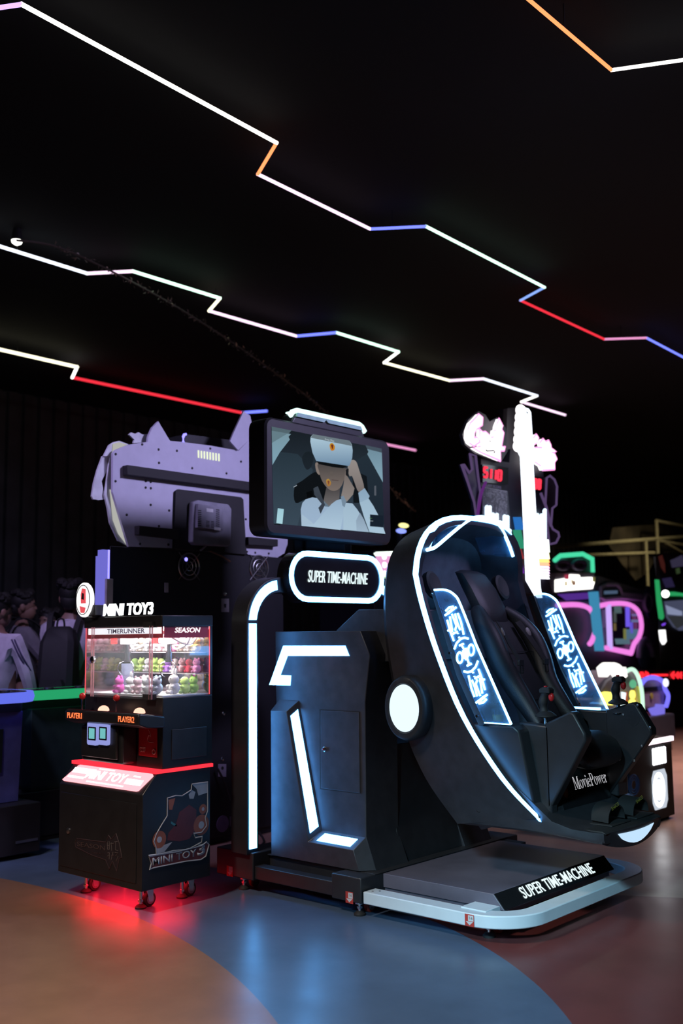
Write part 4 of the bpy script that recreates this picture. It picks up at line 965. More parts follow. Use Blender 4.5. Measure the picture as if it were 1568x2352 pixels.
k = MB(); k.lathe((-0.45, 1.325, 1.094), (0, 0, 1), [(0.036, 0), (0.036, 0.16), (0.034, 0.16), (0.034, 0.0)], 20); k.build('clear_tube', glassy('milky_tube', (.75, .8, 1), .3), claw)
# control deck
k = MB()
dp = [(CXU, 0.99), (CXU, 0.93), (-0.68, 0.935), (-0.735, 0.955), (-0.735, 1.005), (-0.72, 1.012)]
k.prism('y', dp, 0.845, 1.505); dck = k.build('control_deck', cab, claw, 0.008)
MB().slab([(-0.722, 0.87, 1.0125), (CXU, 0.87, 0.9912), (CXU, 1.49, 0.9912), (-0.722, 1.49, 1.0125)], (0, 0, 0.0015)).build('deck_print', pm('deck_print_red', (0.16, 0.02, 0.03), 0.25), dck, smooth=False)
ptxt = em('player_letters', (1.0, 0.16, 0.05), 2.2)
text('PLAYER1', 'lettering', ptxt, dck, (-0.7365, 1.478, 0.966), (0, -1, 0), (0, 0, 1), 0.135, 0.030, ext=.001, bold=.0)
text('PLAYER2', 'lettering', ptxt, dck, (-0.7365, 1.015, 0.966), (0, -1, 0), (0, 0, 1), 0.135, 0.030, ext=.001, bold=.0)
dome = em('lit_button', (1.0, 0.55, 0.40), 1.5)
for px in (v1(230, 1213), v1(537, 1245)):
    q = onx(px, -0.66); z0 = 1.002
    k = MB(); k.cyl((-.66, q.y, z0), (-.66, q.y, z0+0.062), 0.0045, n=10); k.lathe((-.66, q.y, z0), (0, 0, 1), [(0.022, 0), (0.02, .003), (.006, .005)], 16); js = k.build('joystick', M['chrome'], dck)
    MB().ball((-.66, q.y, z0+0.078), 0.0185, 18, 12).build('ball_top', M['redp'], js)
for px in (v1(422, 1245), v1(745, 1272)):
    q = onx(px, -0.66)
    k = MB(); k.lathe((-.66, q.y, 1.000), (0, 0, 1), [(0.034, 0), (0.034, .006), (.031, .008)], 22); bz = k.build('push_button', M['chrome'], dck)
    MB().lathe((-.66, q.y, 1.007), (0, 0, 1), [(0.031, 0), (0.029, .012), (.022, .022), (.010, .028), (.002, .029)], 22).build('button_dome', dome, bz)
# red glow strips on the body above the deck
# card readers on a bracket
k = MB(); k.box(-0.665, CXU, 1.075, 1.44, 0.735, 0.93); rb = k.build('reader_housing', cab, claw, 0.012)
rl = em('reader_rim', (0.38, 0.42, 0.95), 0.75); rs_ = em('reader_screen', srgb(120, 200, 200), 0.9)
for a_, b_ in ((272, 368), (372, 466)):
    ya, yb2 = P1(a_, 1400, -0.70).y, P1(b_, 1420, -0.70).y
    z1, z0 = P1(a_, 1318, -0.70).z, P1(a_, 1530, -0.70).z
    k = MB(); k.prism('x', rrect(min(ya, yb2)+.003, max(ya, yb2)-.003, z0, z1, 0.014), -0.685, -0.70); rdr = k.build('card_reader', rl, rb)
    k = MB(); w_ = abs(ya-yb2); k.prism('x', rrect(min(ya, yb2)+w_*.14, max(ya, yb2)-w_*.14, z0+.026, z1-.028, .004), -.7005, -.702); bz = k.build('reader_bezel', M['gloss'], rdr)
    k = MB(); k.box(-.7035, -.702, min(ya, yb2)+w_*.25, max(ya, yb2)-w_*.25, z0+.034, z1-.036); sc_ = k.build('reader_screen', rs_, bz, smooth=False)
k = MB(); k.box(-0.685, -0.665, 1.10, 1.42, 0.76, 0.925); k.build('reader_mount', cab, rb, .006)
# prize flap
pf = [P1(745, 1392, CXU), P1(912, 1410, CXU), P2(938, 215, 0), P2(785, 195, 0)]
ya, yb2 = onx(v1(745, 1400), CXU).y, onx(v1(912, 1420), CXU).y
k = MB(); k.box(CXU-.005, CXU, yb2, ya, 0.775, 0.925); flp = k.build('prize_flap', pm('flap_red', (0.34, 0.012, 0.02), 0.35), claw, .003)
pt = pm('flap_print', (0.6, 0.35, 0.36), 0.5)
text('PRIZE', 'lettering', pt, flp, (CXU-.0055, ya-.012, 0.812), (0, -1, 0), (0, 0, 1), .05, .010, ext=.0004, bold=.02)
text('OUT', 'lettering', pt, flp, (CXU-.0055, ya-.012, 0.795), (0, -1, 0), (0, 0, 1), .05, .014, ext=.0004, bold=.03)
k = MB(); k.tube([(CXU-.006, yb2+.025+.013*math.cos(2*math.pi*i/16), .803+.013*math.sin(2*math.pi*i/16)) for i in range(16)], .0025, 5, up=(1, 0, 0), closed=True); k.build('flap_ring', pt, flp)
k = MB(); k.tube(smoothpath([(CXU-.006, yb2+.03+u, .85+v_) for u, v_ in ((0, 0), (.03, .0), (.05, .01), (.04, .035), (.025, .03), (.03, .05), (.045, .065))], 3), .0012, 4, up=(1, 0, 0)); k.build('flap_line_print', pt, flp)
k = MB(); k.box(CXU+.06, CX1-.03, CY0-.004, CY0, .76, .915); k.build('side_hatch', pm('hatch_grey', (.028, .03, .034), .35), upc, .003)
# lit sign letters on top and round emblem
text('MINI TOY3', 'sign_letters', M['sign_white'], topc, (-0.575, 1.385, 1.520), (0.10, -0.995, 0), (0, 0, 1), 0.40, 0.068, ext=0.006, bold=.03, shear=.12)
k = MB(); k.box(-.565, -.555, 0.98, 1.46, 1.512, 1.522); k.build('sign_foot', cab, topc)
ec = onx((199, 1378), -0.60)
k = MB(); k.lathe(ec, (-1, 0, 0), [(0.094, 0), (0.098, .006), (0.098, .02), (0.09, .024), (.01, .024)], 36, ell=(.80, 1)); emb = k.build('round_emblem', em('emblem_white', (1, .98, .98), 1.1), topc)
er = em('emblem_red', (0.9, 0.10, 0.12), .9)
k = MB(); k.tube([ec+V((-.026, .066*math.cos(2*math.pi*i/30), .083*math.sin(2*math.pi*i/30))) for i in range(30)], .0022, 5, up=(1, 0, 0), closed=True); k.build('emblem_ring', M['matte'], emb)
k = MB(); k.prism('x', [(ec.y-.028, ec.z-.02), (ec.y+.016, ec.z-.02), (ec.y+.02, ec.z+.03), (ec.y+.008, ec.z+.065), (ec.y-.024, ec.z+.06)], ec.x-.0245, ec.x-.0275); k.build('emblem_panel', er, emb, smooth=False)
k = MB(); k.prism('x', [(ec.y-.026, ec.z-.045), (ec.y+.028, ec.z-.035), (ec.y+.018, ec.z-.072), (ec.y-.016, ec.z-.075)], ec.x-.0245, ec.x-.0275); k.build('emblem_panel', er, emb, smooth=False)
k = MB(); k.prism('x', [(ec.y-.012, ec.z+.0), (ec.y+.01, ec.z+.005), (ec.y+.004, ec.z+.04), (ec.y-.012, ec.z+.035)], ec.x-.027, ec.x-.029); k.build('emblem_panel', M['matte'], emb, smooth=False)
k = MB(); k.box(ec.x-.01, ec.x+.15, ec.y-.09, ec.y-.02, ec.z-.09, ec.z-.03); k.box(ec.x, ec.x+.06, ec.y-.06, ec.y-.01, 1.51, ec.z-.04); k.build('emblem_bracket', M['black'], topc, .004)
# plush toys: body, head, ears, arms, all real volumes
PL = {'white': (.85, .83, .82), 'pink': (.85, .30, .55), 'rose': (.85, .55, .60), 'magenta': (.80, .12, .50), 'green': (.45, .75, .18), 'lime': (.62, .85, .25), 'grey': (.38, .40, .46), 'red': (.65, .05, .10), 'yellow': (.88, .70, .25), 'blue': (.35, .55, .85), 'violet': (.45, .22, .70), 'cream': (.88, .78, .62)}
for k_, c_ in PL.items(): M['pl_'+k_] = pm('plush_'+k_, c_, 0.9, 0, .10, 60, .2, .3)
def plush(x, y, z, r, col, ears, label, rz=0.0, accent=None):
    t = thing('plush_toy', label, 'plush toy', (x, y, z), 'plush toys in the claw machine')
    ca, sa = math.cos(rz), math.sin(rz)
    T = lambda a_, b_, c_: V((x+(a_*ca-b_*sa)*r, y+(a_*sa+b_*ca)*r, z+c_*r))
    m = M['pl_'+col]; ac = M['pl_'+(accent or col)]
    MB().ball(T(0, 0, .78), (.78*r, .74*r, .80*r), 14, 8).build('body', m, t)
    hd = MB().ball(T(-.10, 0, 1.85), (.70*r, .72*r, .64*r), 14, 8).build('head', ac, t)
    for s in (-1, 1):
        if ears == 'long': MB().ball(T(.05, s*.32, 2.75), (.14*r, .18*r, .55*r), 8, 6).build('ear', ac, hd)
        elif ears == 'round': MB().ball(T(.0, s*.5, 2.42), (.16*r, .26*r, .26*r), 8, 6).build('ear', ac, hd)
        MB().ball(T(-.55, s*.62, 1.0), (.36*r, .24*r, .24*r), 8, 6).build('paw', m, t)
        MB().ball(T(-.72, s*.38, .28), (.34*r, .26*r, .28*r), 8, 6).build('foot', m, t)
        MB().ball(T(-.74, s*.24, 1.98), (.06*r, .07*r, .07*r), 6, 4).build('eye', M['matte'], hd)
zf = 1.095
FL = [(-.52, 1.30, 'magenta', 'round', 'magenta plush toy at the foot of the clear tube'), (-.51, 1.215, 'white', 'long', 'white long-eared plush toy right of the magenta one on the prize floor'),
      (-.52, 1.135, 'rose', 'round', 'dusty rose plush toy in the middle of the prize floor'), (-.52, 1.055, 'white', 'round', 'white round-eared plush toy right of the rose one'),
      (-.52, .975, 'grey', 'round', 'grey plush toy beside the glass corner on the prize floor'), (-.44, .925, 'white', 'long', 'large white plush toy behind the side glass'),
      (-.365, .925, 'lime', 'none', 'lime green plush toy lying by the side glass'), (-.30, .93, 'green', 'round', 'green plush toy at the far end of the side glass'),
      (-.43, 1.17, 'cream', 'round', 'cream plush toy behind the front row'), (-.42, 1.09, 'blue', 'round', 'pale blue plush toy behind the front row'), (-.40, 1.24, 'white', 'round', 'white plush toy beside the tube in the back row'), (-.36, 1.01, 'yellow', 'round', 'yellow plush toy standing in the back row')]
for x, y, c_, e_, lb in FL: plush(x, y, zf, .036 if 'large' not in lb else .042, c_, e_, lb, random.uniform(-.6, .6))
ROW1 = ['green', 'lime', 'white', 'green', 'lime', 'violet', 'white', 'rose', 'red', 'pink']
ORD = ['leftmost', 'second from the left', 'third from the left', 'fourth from the left', 'fifth from the left', 'fifth from the right', 'fourth from the right', 'third from the right', 'second from the right', 'rightmost']
for i, c_ in enumerate(ROW1): plush(CX1-.048, 1.475-.061*i, 1.202, .031, c_, 'round' if i % 2 else 'none', '%s plush toy on the lower shelf, %s' % (c_, ORD[i]), 0)
ROW2 = ['white', 'cream', 'white', 'white', 'rose', 'white', 'pink', 'cream', 'white', 'yellow']
for i, c_ in enumerate(ROW2): plush(CX1-.048, 1.475-.061*i, 1.317, .032, c_, ['long', 'round', 'none'][i % 3], '%s plush toy on the upper shelf, %s' % (c_, ORD[i]), 0)
# ------------------------------------------------------------------ big dark cabinet with a cat-eared sign, seen from behind
GY = 1.95
G = lambda x, y, e=0.0: ony(v3(x, y), GY-e)
gz = G(300, 1055).z
cat = thing('prize_game_cabinet', 'tall black game cabinet seen from the back, with a lavender cat-eared sign board on top', 'arcade cabinet', (0.6, GY+.4, 0))
pf_ = [(-0.135, GY), (1.42, GY), (1.42, GY+.85), (0.62, GY+.85)]
k = MB(); k.prism('z', pf_, 0.05, gz); k.prism('z', [(-.05, GY+.03), (1.38, GY+.03), (1.38, GY+.8), (.66, GY+.8)], 0, .05); gcab = k.build('cabinet_body', pm('cabinet_navy_black', (0.007, 0.007, 0.012), 0.5), cat, 0.006)
lav = pm('lavender_board', (0.52, 0.51, 0.64), 0.55, var=.04)
out = [(205, 355), (300, 318), (380, 305), (437, 298), (443, 255), (470, 195), (513, 150), (550, 212), (597, 290), (700, 300), (890, 325), (1040, 352), (1090, 362), (1165, 285), (1290, 300), (1400, 470), (1452, 700), (1455, 1000), (1420, 1100), (1370, 1131), (1165, 1112), (1130, 1085), (1110, 1090), (610, 1062), (300, 1052), (240, 850), (185, 660), (187, 380)]
k = MB(); k.slab([G(*p) for p in out], (0, 0.02, 0)); board = k.build('sign_board', lav, cat, smooth=False)
k = MB(); k.slab([G(*p, .02) for p in ((1030, 293), (1060, 220), (1128, 75), (1175, 110), (1200, 240), (1165, 285), (1088, 358))], (0, .015, 0)); k.build('cat_ear', lav, board, smooth=False)
for q in ([(255, 470), (255, 540), (1250, 668), (1250, 606)], [(340, 905), (340, 970), (625, 1002), (625, 932)], [(1128, 985), (1340, 1004), (1340, 1054), (1128, 1042)]):
    k = MB(); k.slab([G(*p) for p in q], (0, -.05, 0)); k.build('support_bar', M['matte'], board, .003)
k = MB(); k.slab([G(*p, .001) for p in ((625, 655), (645, 640), (1095, 698), (1112, 715), (1116, 805), (1135, 1110), (612, 1064))], (0, -.02, 0)); mon = k.build('monitor_panel', M['matte'], board)
gp = pm('monitor_grey', (0.22, 0.22, 0.27), .5)
k = MB(); k.slab([G(*p, .022) for p in ((730, 735), (770, 722), (985, 752), (1008, 785), (1002, 1040), (985, 1055), (745, 1042), (724, 1020))], (0, -.05, 0)); mo = k.build('monitor_back', gp, mon, .008)
k = MB(); k.slab([G(*p, .072) for p in ((780, 745), (962, 772), (958, 938), (776, 918))], (0, -.03, 0)); mb_ = k.build('electronics_box', gp, mo, .004)
k = MB()
for cx, cy, w_, h_, nn_ in ((810, 848, 26, 120, 9), (940, 848, 26, 130, 9), (868, 890, 26, 50, 5), (903, 893, 22, 50, 5)):
    for i in range(nn_):
        y_ = cy-h_/2+h_*i/nn_; k.face([G(cx-w_/2, y_, .1025), G(cx+w_/2, y_+3, .1025), G(cx+w_/2, y_+3+h_/nn_*.5, .1025), G(cx-w_/2, y_+h_/nn_*.5, .1025)])
k.build('vent_slots', M['matte'], mb_, smooth=False)
k = MB(); k.face([G(860, 775, .103), G(908, 782, .103), G(908, 806, .103), G(860, 800, .103)]); k.face([G(915, 912, .103), G(962, 918, .103), G(960, 938, .103), G(915, 932, .103)]); k.build('label_plate', M['sticker_white'], mb_, smooth=False)
MB().tube(smoothpath([G(855, 935, .06), G(870, 975, .06), G(878, 1010, .05), G(850, 1050, .04), G(815, 1080, .03)], 5), .008, 6).build('video_cable', gp, mon)
MB().tube(smoothpath([G(870, 1080, .01), G(920, 1100, .03), G(975, 1125, .03), G(1030, 1160, .02)], 5), .006, 6).build('power_cable', pm('tan_cable', (.25, .12, .07), .5), gcab)
k = MB()
for i in range(8):
    x_ = 801+21*i; y_ = 385+3.5*i; k.slab([G(x_-5, y_-27, .001), G(x_+5, y_-26, .001), G(x_+6, y_+28, .001), G(x_-4, y_+27, .001)], (0, -.002, 0))
k.build('lit_vent', em('vent_glow', (0.92, 1.0, 0.72), 1.0), board, smooth=False)
for p in ((396, 316), (514, 353), (646, 362), (886, 346), (1107, 440), (205, 386), (517, 449), (756, 487), (1003, 525), (204, 581), (422, 580), (458, 586), (421, 627), (458, 632), (457, 752), (590, 792), (285, 823), (517, 905), (380, 1032), (585, 1038), (1142, 855), (1150, 1090), (1210, 1096), (1307, 1102)):
    c = G(*p); MB().lathe(c, (0, -1, 0), [(.009, 0), (.008, .004), (.003, .005)], 8).build('screw', M['matte'], board)
# white translucent figure cut-out at the left of the board
fig = em('cutout_glow', srgb(112, 110, 118), 1.0); figw = em('cutout_glow_bright', srgb(176, 176, 170), 1.0)
def cut(pts, mat, e, name):
    k = MB(); k.slab([G(*p, -e) for p in pts], (0, .015, 0)); return k.build(name, mat, board, smooth=False)
trans = pm('frosted_cutout', (0.60, 0.62, 0.66), .5)
c1 = cut([(190, 300), (230, 290), (300, 315), (205, 352), (187, 380), (185, 660), (240, 850), (300, 1052), (225, 1010), (165, 880), (150, 780), (128, 680), (150, 520), (165, 400), (120, 400), (160, 320)], trans, .04, 'cutout_body')
cut([(112, 400), (165, 395), (160, 470), (105, 580), (118, 650), (135, 690), (122, 712), (85, 718), (60, 712), (45, 712), (35, 690), (48, 600), (75, 500)], trans, .06, 'cutout_arm')
cut([(335, 306), (340, 280), (302, 245), (318, 230), (350, 240), (370, 228), (400, 245), (440, 240), (437, 298)], trans, .05, 'cutout_hair')
cut([(168, 640), (183, 662), (238, 852), (296, 1048), (230, 960), (190, 860)], figw, .03, 'cutout_light')
cut([(190, 312), (232, 300), (290, 318), (205, 352), (188, 375)], figw, .03, 'cutout_light')
q0 = G(510, 285)
# black box with violet light seen over the board
k = MB(); k.slab([G(690, 297, -.25), G(710, 242, -.25), G(1040, 285, -.25), G(1100, 365, -.25)], (0, .25, 0)); sp_ = k.build('top_light_box', M['black'], cat)
violet = em('violet_led', (0.25, 0.22, 1.0), 2.2)
MB().tube([G(692, 300, -.23), G(692, 262, -.23), G(700, 244, -.23), G(712, 243, -.23)], .010, 6).build('violet_tube', violet, sp_)
MB().box(q0.x, q0.x+.02, GY+.1, GY+.2, gz, gz+.02)
# left edge light bar, plate, fans, labels
e0_ = ony((238, 1262), GY-.01); e1_ = ony((238, 1412), GY-.01)
k = MB(); k.box(-0.205, -0.150, GY-.005, GY+.05, e1_.z-.3, e0_.z-.04); k.box(-0.190, -0.150, GY-.005, GY+.05, e0_.z-.04, e0_.z); lb_ = k.build('light_column', em('violet_diffuser', (0.16, 0.15, 0.62), 1.0), cat)
MB().box(-0.152, -0.140, GY-.008, GY+.04, e1_.z-.1, e0_.z).build('violet_tube', violet, lb_)
MB().box(-0.175, -0.125, GY-.03, GY-.008, 1.45, G(140, 1285).z).build('metal_plate', pm('beige_metal', (.32, .29, .30), .5), cat, .003)
for px in ((732, 1195), (1235, 1205)):
    c = G(*px); k = MB(); k.tube([c+V((.09*math.cos(2*math.pi*i/24), -.004, .09*math.sin(2*math.pi*i/24))) for i in range(24)], .006, 6, up=(0, 1, 0), closed=True); 
    for r_ in (.03, .06): k.tube([c+V((r_*math.cos(2*math.pi*i/20), -.006, r_*math.sin(2*math.pi*i/20))) for i in range(20)], .003, 5, up=(0, 1, 0), closed=True)
    for a_ in (math.pi/4, 3*math.pi/4): k.tube([c+V((-.13*math.cos(a_), -.006, -.13*math.sin(a_))), c+V((.13*math.cos(a_), -.006, .13*math.sin(a_)))], .003, 5)
    fan = k.build('fan_guard', M['steel'], gcab)
    k = MB(); k.cyl(c+V((0, .0, 0)), c+V((0, -.003, 0)), .025, n=14)
    for i in range(7):
        a_ = 2*math.pi*i/7; u = V((math.cos(a_), 0, math.sin(a_))); w_ = V((-math.sin(a_), 0, math.cos(a_)))
        k.slab([c+u*.02+V((0, -.003, 0)), c+u*.08-w_*.02+V((0, -.003, 0)), c+u*.085+w_*.02+V((0, -.001, 0))], (0, -.001, 0))
    k.build('fan_blades', M['rubber'], fan)
MB().lathe(G(713, 1144, .008), (0, -1, 0), [(.014, 0), (.010, .006), (.002, .008)], 10).build('violet_indicator', violet, gcab)
for p, w_, h_ in (((571, 1347), 26, 70), ((993, 1475), 54, 96)):
    k = MB(); k.slab([G(p[0]-w_/2, p[1]-h_/2, .001), G(p[0]+w_/2, p[1]-h_/2, .001), G(p[0]+w_/2, p[1]+h_/2, .001), G(p[0]-w_/2, p[1]+h_/2, .001)], (0, -.002, 0)); pl_ = k.build('paper_label', pm('paper_grey', (.30, .28, .30), .6), gcab, smooth=False)
G5 = lambda x, y, e=0.0: ony(v5(x, y), GY-e)
k = MB(); k.slab([G5(*p, .001) for p in ((2, 1160), (62, 1160), (62, 1255), (2, 1255))], (0, -.002, 0)); pl2 = k.build('paper_label', pm('paper_violet', (.26, .22, .30), .6), gcab, smooth=False)
MB().lathe(G5(35, 1190, .003), (0, -1, 0), [(.012, 0), (.012, .001), (.002, .001)], 10).build('label_mark', M['matte'], pl2)
k = MB(); k.slab([G(*p, .003) for p in ((984, 1465), (1002, 1465), (1000, 1492), (988, 1492))], (0, -.001, 0)); k.build('label_mark', M['matte'], gcab, smooth=False)
for p in ((45, 780), (34, 1122)): MB().lathe(G5(*p), (0, -1, 0), [(.014, 0), (.012, .006), (.003, .008)], 12).build('cabinet_lock', M['chrome'], gcab)
MB().lathe(G(990, 1393), (0, -1, 0), [(.014, 0), (.012, .006), (.003, .008)], 12).build('cabinet_lock', M['chrome'], gcab)
k = MB(); k.lathe(G5(35, 1608), (0, -1, 0), [(.055, 0), (.055, .004), (.01, .005)], 20); k.build('round_port', pm('port_violet', (.16, .12, .24), .5), gcab)
k = MB(); k.slab([G5(*p, .001) for p in ((88, 1555), (136, 1552), (136, 1625), (88, 1628))], (0, -.002, 0)); k.build('paper_label', pm('paper_dark', (.10, .09, .13), .6), gcab, smooth=False)
MB().tube(smoothpath([(0.53, GY-.03, .62), (.56, GY-.05, .50), (.64, GY-.06, .35), (.76, GY-.10, .2), (.80, GY-.16, .03), (.62, GY-.3, .010)], 6), .008, 6)
cabl = MB().tube(smoothpath([G5(0, 1195, .03), G5(30, 1255, .04), G5(70, 1340, .05), G5(100, 1430, .06), G5(140, 1480, .08), (1.0, GY-.12, .10), (1.02, GY-.2, .010), (0.8, GY-.35, .009)], 6), .008, 6).build('power_lead', M['rubber'], None)
tag(cabl, 'black power lead hanging from the dark cabinet back beside the light post', 'cable')

# ------------------------------------------------------------------ round-cornered game tables on the left
def table(name, label, x0, x1, y0, y1, ztop, rim_mat, ped_mat, door=True):
    cr = min(.24, (y1-y0)*.42)
    t = thing(name, label, 'game table', ((x0+x1)/2, (y0+y1)/2, 0), 'game tables on the left')
    xm, ym = (x0+x1)/2, (y0+y1)/2
    k = MB(); k.prism('z', rrect(x0+.02, x1-.02, y0+.02, y1-.02, cr-.02), ztop-.05, ztop+.01); tp = k.build('table_top', M['gloss'], t, .006)
    pts = rrect(x0, x1, y0, y1, cr, 8)
    MB().sweep([(p[0], p[1], ztop-.025) for p in pts], [(-.025, -.03), (.02, -.034), (.03, 0), (.02, .034), (-.025, .03)], closed=True).build('rim_light', rim_mat, tp)
    k = MB(); k.prism('z', rrect(x0+.06, x1-.06, y0+.06, y1-.06, min(.2, cr*.6)), ztop-.12, ztop-.06); k.build('under_top', M['matte'], t)
    iy = min(.12, (y1-y0)*.25); px0, px1, py0, py1 = x0+.10, x1-.10, y0+iy, y1-iy
    k = MB(); k.loft([[(px0, py0, .34), (px1, py0, .34), (px1, py1, .34), (px0, py1, .34)], [(px0-.03, py0-.03, ztop-.12), (px1+.0, py0-.03, ztop-.12), (px1, py1, ztop-.12), (px0-.03, py1, ztop-.12)]]); pd = k.build('pedestal', ped_mat, t, .004)
    if door:
        a_ = lambda u, v_: V((lerp(px0-.02, px1, u), py0-.035+.02*(1-v_), lerp(.34, ztop-.12, v_)))
        k = MB(); k.slab([a_(.28, .34), a_(.80, .34), a_(.80, .82), a_(.28, .82)], (0, -.006, 0)); dd = k.build('service_door', pm('door_green_black', (.018, .028, .03), .3), pd, .003)
        MB().lathe(a_(.52, .77)+V((0, -.008, 0)), (0, -1, 0), [(.018, 0), (.015, .006), (.003, .008)], 12).build('door_lock', M['chrome'], dd)
    k = MB(); k.box(px0-.12, px1+(.08 if door else .05), py0-(.14 if door else .04), py1+.04, 0.03, .34); k.box(px0-.05, px1+.0, py0-.03, py1, 0, .03); bs = k.build('base', pm('base_black', (.014, .014, .016), .4), t, .005)
    if door: MB().box(px1-.10, px1+.06, py0-.146, py0-.139, .10, .115).build('base_trim', M['steel'], bs)
    for i in range(3):
        k = MB(); k.cyl((lerp(x0, x1, .25+.25*i), y0+.12, ztop+.01), (lerp(x0, x1, .25+.25*i), y0+.12, ztop+.02), .035, n=16); k.build('push_button', M['steel'], tp)
    return t
tblue = pm('pedestal_blue', (.10, .12, .42), .45)
table('game_table', 'game table with a glowing blue rim and blue pedestal at the left edge', -1.05, -0.16, 2.62, 3.22, 1.045, em('rim_blue', (0.13, 0.17, 0.85), 1.0), tblue)
table('game_table', 'game table with a glowing green rim behind the claw machine', -0.08, 0.95, 2.98, 3.24, 1.03, em('rim_green', (0.02, 0.36, 0.14), 1.0), pm('pedestal_green', (.03, .06, .05), .45), False)

# ------------------------------------------------------------------ people
def skin(V_, E_, R_, sub=1):
    me = bpy.data.meshes.new('sk'); me.from_pydata(V_, E_, []); o = bpy.data.objects.new('sk', me); COL.objects.link(o)
    md = o.modifiers.new('s', 'SKIN'); md.use_smooth_shade = True
    for i, r in enumerate(R_): me.skin_vertices[0].data[i].radius = (r if isinstance(r, tuple) else (r, r))
    me.skin_vertices[0].data[0].use_root = True
    s2 = o.modifiers.new('u', 'SUBSURF'); s2.levels = sub; s2.render_levels = sub
    dg = bpy.context.evaluated_depsgraph_get(); dg.update()
    ev = bpy.data.meshes.new_from_object(o.evaluated_get(dg))
    vs = [v.co.copy() for v in ev.vertices]; fs = [tuple(p.vertices) for p in ev.polygons]
    bpy.data.objects.remove(o); bpy.data.meshes.remove(ev)
    return vs, fs
def person(label, x, y, ang, H, skin_c, hair_c, top_c, leg_c, arms, headyaw=0.0, hair_long=False, headtilt=0.0):
    """ang: direction faced (radians from +x); arms: (elbow, wrist) offsets for left and right"""
    t = thing('person', label, 'person', (x, y, 0))
    s = H/1.75; ca, sa = math.cos(ang), math.sin(ang)
    def W(f, l, z): return (x+(f*ca-l*sa)*s, y+(f*sa+l*ca)*s, z*s)    # f forward, l left
    Vv, E, R = [], [], []
    def add(p, r, par=None):
        Vv.append(W(*p)); R.append(r if not isinstance(r, tuple) else r)
        if par is not None: E.append((par, len(Vv)-1))
        return len(Vv)-1
    pel = add((0, 0, .95), .13); sp = add((0, 0, 1.12), .125, pel); ch = add((0, 0, 1.32), .15, sp); nb = add((-.01, 0, 1.47), .065, ch); nk = add((.01, 0, 1.55), .052, nb)
    hands = []
    for sgn, (el, wr) in zip((1, -1), arms):
        sh = add((-.01, sgn*.175, 1.41), .060, ch); e = add((el[0], sgn*el[1], el[2]), .043, sh); w_ = add((wr[0], sgn*wr[1], wr[2]), .028, e)
        d = (V(wr)-V(el)).normalized(); d = V((d.x, sgn*d.y, d.z))
        hp = V((wr[0], sgn*wr[1], wr[2]))+d*.075; h = add(tuple(hp), .034, w_)
        side = V((0, 1, 0)) if abs(d.y) < .7 else V((1, 0, 0))
        side = (side-d*side.dot(d)).normalized(); dn = d.cross(side); dn = dn if dn.z < 0 else -dn
        for i, ln in enumerate((.070, .078, .074, .058)):
            b_ = hp+d*.03+side*(.027-.018*i); f1 = add(tuple(b_+d*ln*.5), .0095, h); add(tuple(b_+d*ln*.85+dn*ln*.35), .0085, f1)
        t1 = add(tuple(hp-d*.02+side*.040*sgn+dn*.01), .012, h); add(tuple(hp+d*.025+side*.055*sgn+dn*.02), .010, t1)
    for sgn in (1, -1):
        hp = add((0, sgn*.09, .90), .095, pel); kn = add((.01, sgn*.10, .50), .058, hp); an = add((-.01, sgn*.10, .09), .040, kn); add((.13, sgn*.11, .035), .034, an)
    vs, fs = skin(Vv, E, R)
    k = MB(); k.add(vs, fs)
    # head: skull, jaw, nose, ears, eyes
    hc_ = ang+headyaw; cb, sb = math.cos(hc_), math.sin(hc_)
    hz = 1.64
    def Hd(f, l, z):
        f2 = f-math.sin(headtilt)*(z-hz); return V((x+((f2+.015)*cb-l*sb)*s, y+((f2+.015)*sb+l*cb)*s, z*s))
    rot = Matrix.Rotation(hc_, 3, 'Z')
    k.ball(Hd(-.01, 0, hz+.02), (.098*s, .077*s, .105*s), 18, 12, rot=rot); k.ball(Hd(.025, 0, hz-.045), (.070*s, .058*s, .080*s), 16, 10, rot=rot)
    k.loft([[Hd(.085, .004, hz+.02), Hd(.085, -.004, hz+.02), Hd(.080, 0, hz+.018)], [Hd(.108, .014, hz-.025), Hd(.108, -.014, hz-.025), Hd(.078, 0, hz-.032)]])
    for sgn in (1, -1): k.ball(Hd(-.01, sgn*.078, hz-.01), (.022*s, .010*s, .032*s), 10, 6, rot=rot)
    k.ball(Hd(.087, 0, hz-.062), (.012*s, .024*s, .007*s), 10, 6, rot=rot)
    body = k.build('body', skin_c, t)
    k = MB()
    for sgn in (1, -1): k.ball(Hd(.084, sgn*.030, hz+.022), (.010*s, .013*s, .007*s), 8, 6, rot=rot)
    k.build('eyes', M['matte'], body)
    k = MB(); k.ball(Hd(-.025, 0, hz+.045), (.108*s, .088*s, .100*s), 18, 12, rot=rot)
    for i in range(16):
        a_ = 2*math.pi*i/16; k.ball(Hd(-.03+.07*math.cos(a_), .07*math.sin(a_), hz+.10+.02*math.cos(3*a_)), (.045*s, .04*s, .035*s), 8, 5, rot=rot)
    k.ball(Hd(-.075, 0, hz-.02), (.055*s, .075*s, .075*s), 12, 8, rot=rot)
    if hair_long: k.tube([Hd(-.10, 0, hz-.02), Hd(-.13, 0, hz-.14), Hd(-.12, 0.01, hz-.30), Hd(-.11, 0.01, hz-.42)], .045*s, 10, scale=[1, 1, .8, .3])
    k.build('hair', hair_c, body)
    # shirt and trousers follow the body
    Vv, E, R = [], [], []
    hip = add((0, 0, .90), (.155, .155)); wa = add((0, 0, 1.10), .150, hip); ch = add((0, 0, 1.32), .168, wa); co = add((-.008, 0, 1.455), .085, ch); add((-.005, 0, 1.485), .068, co)
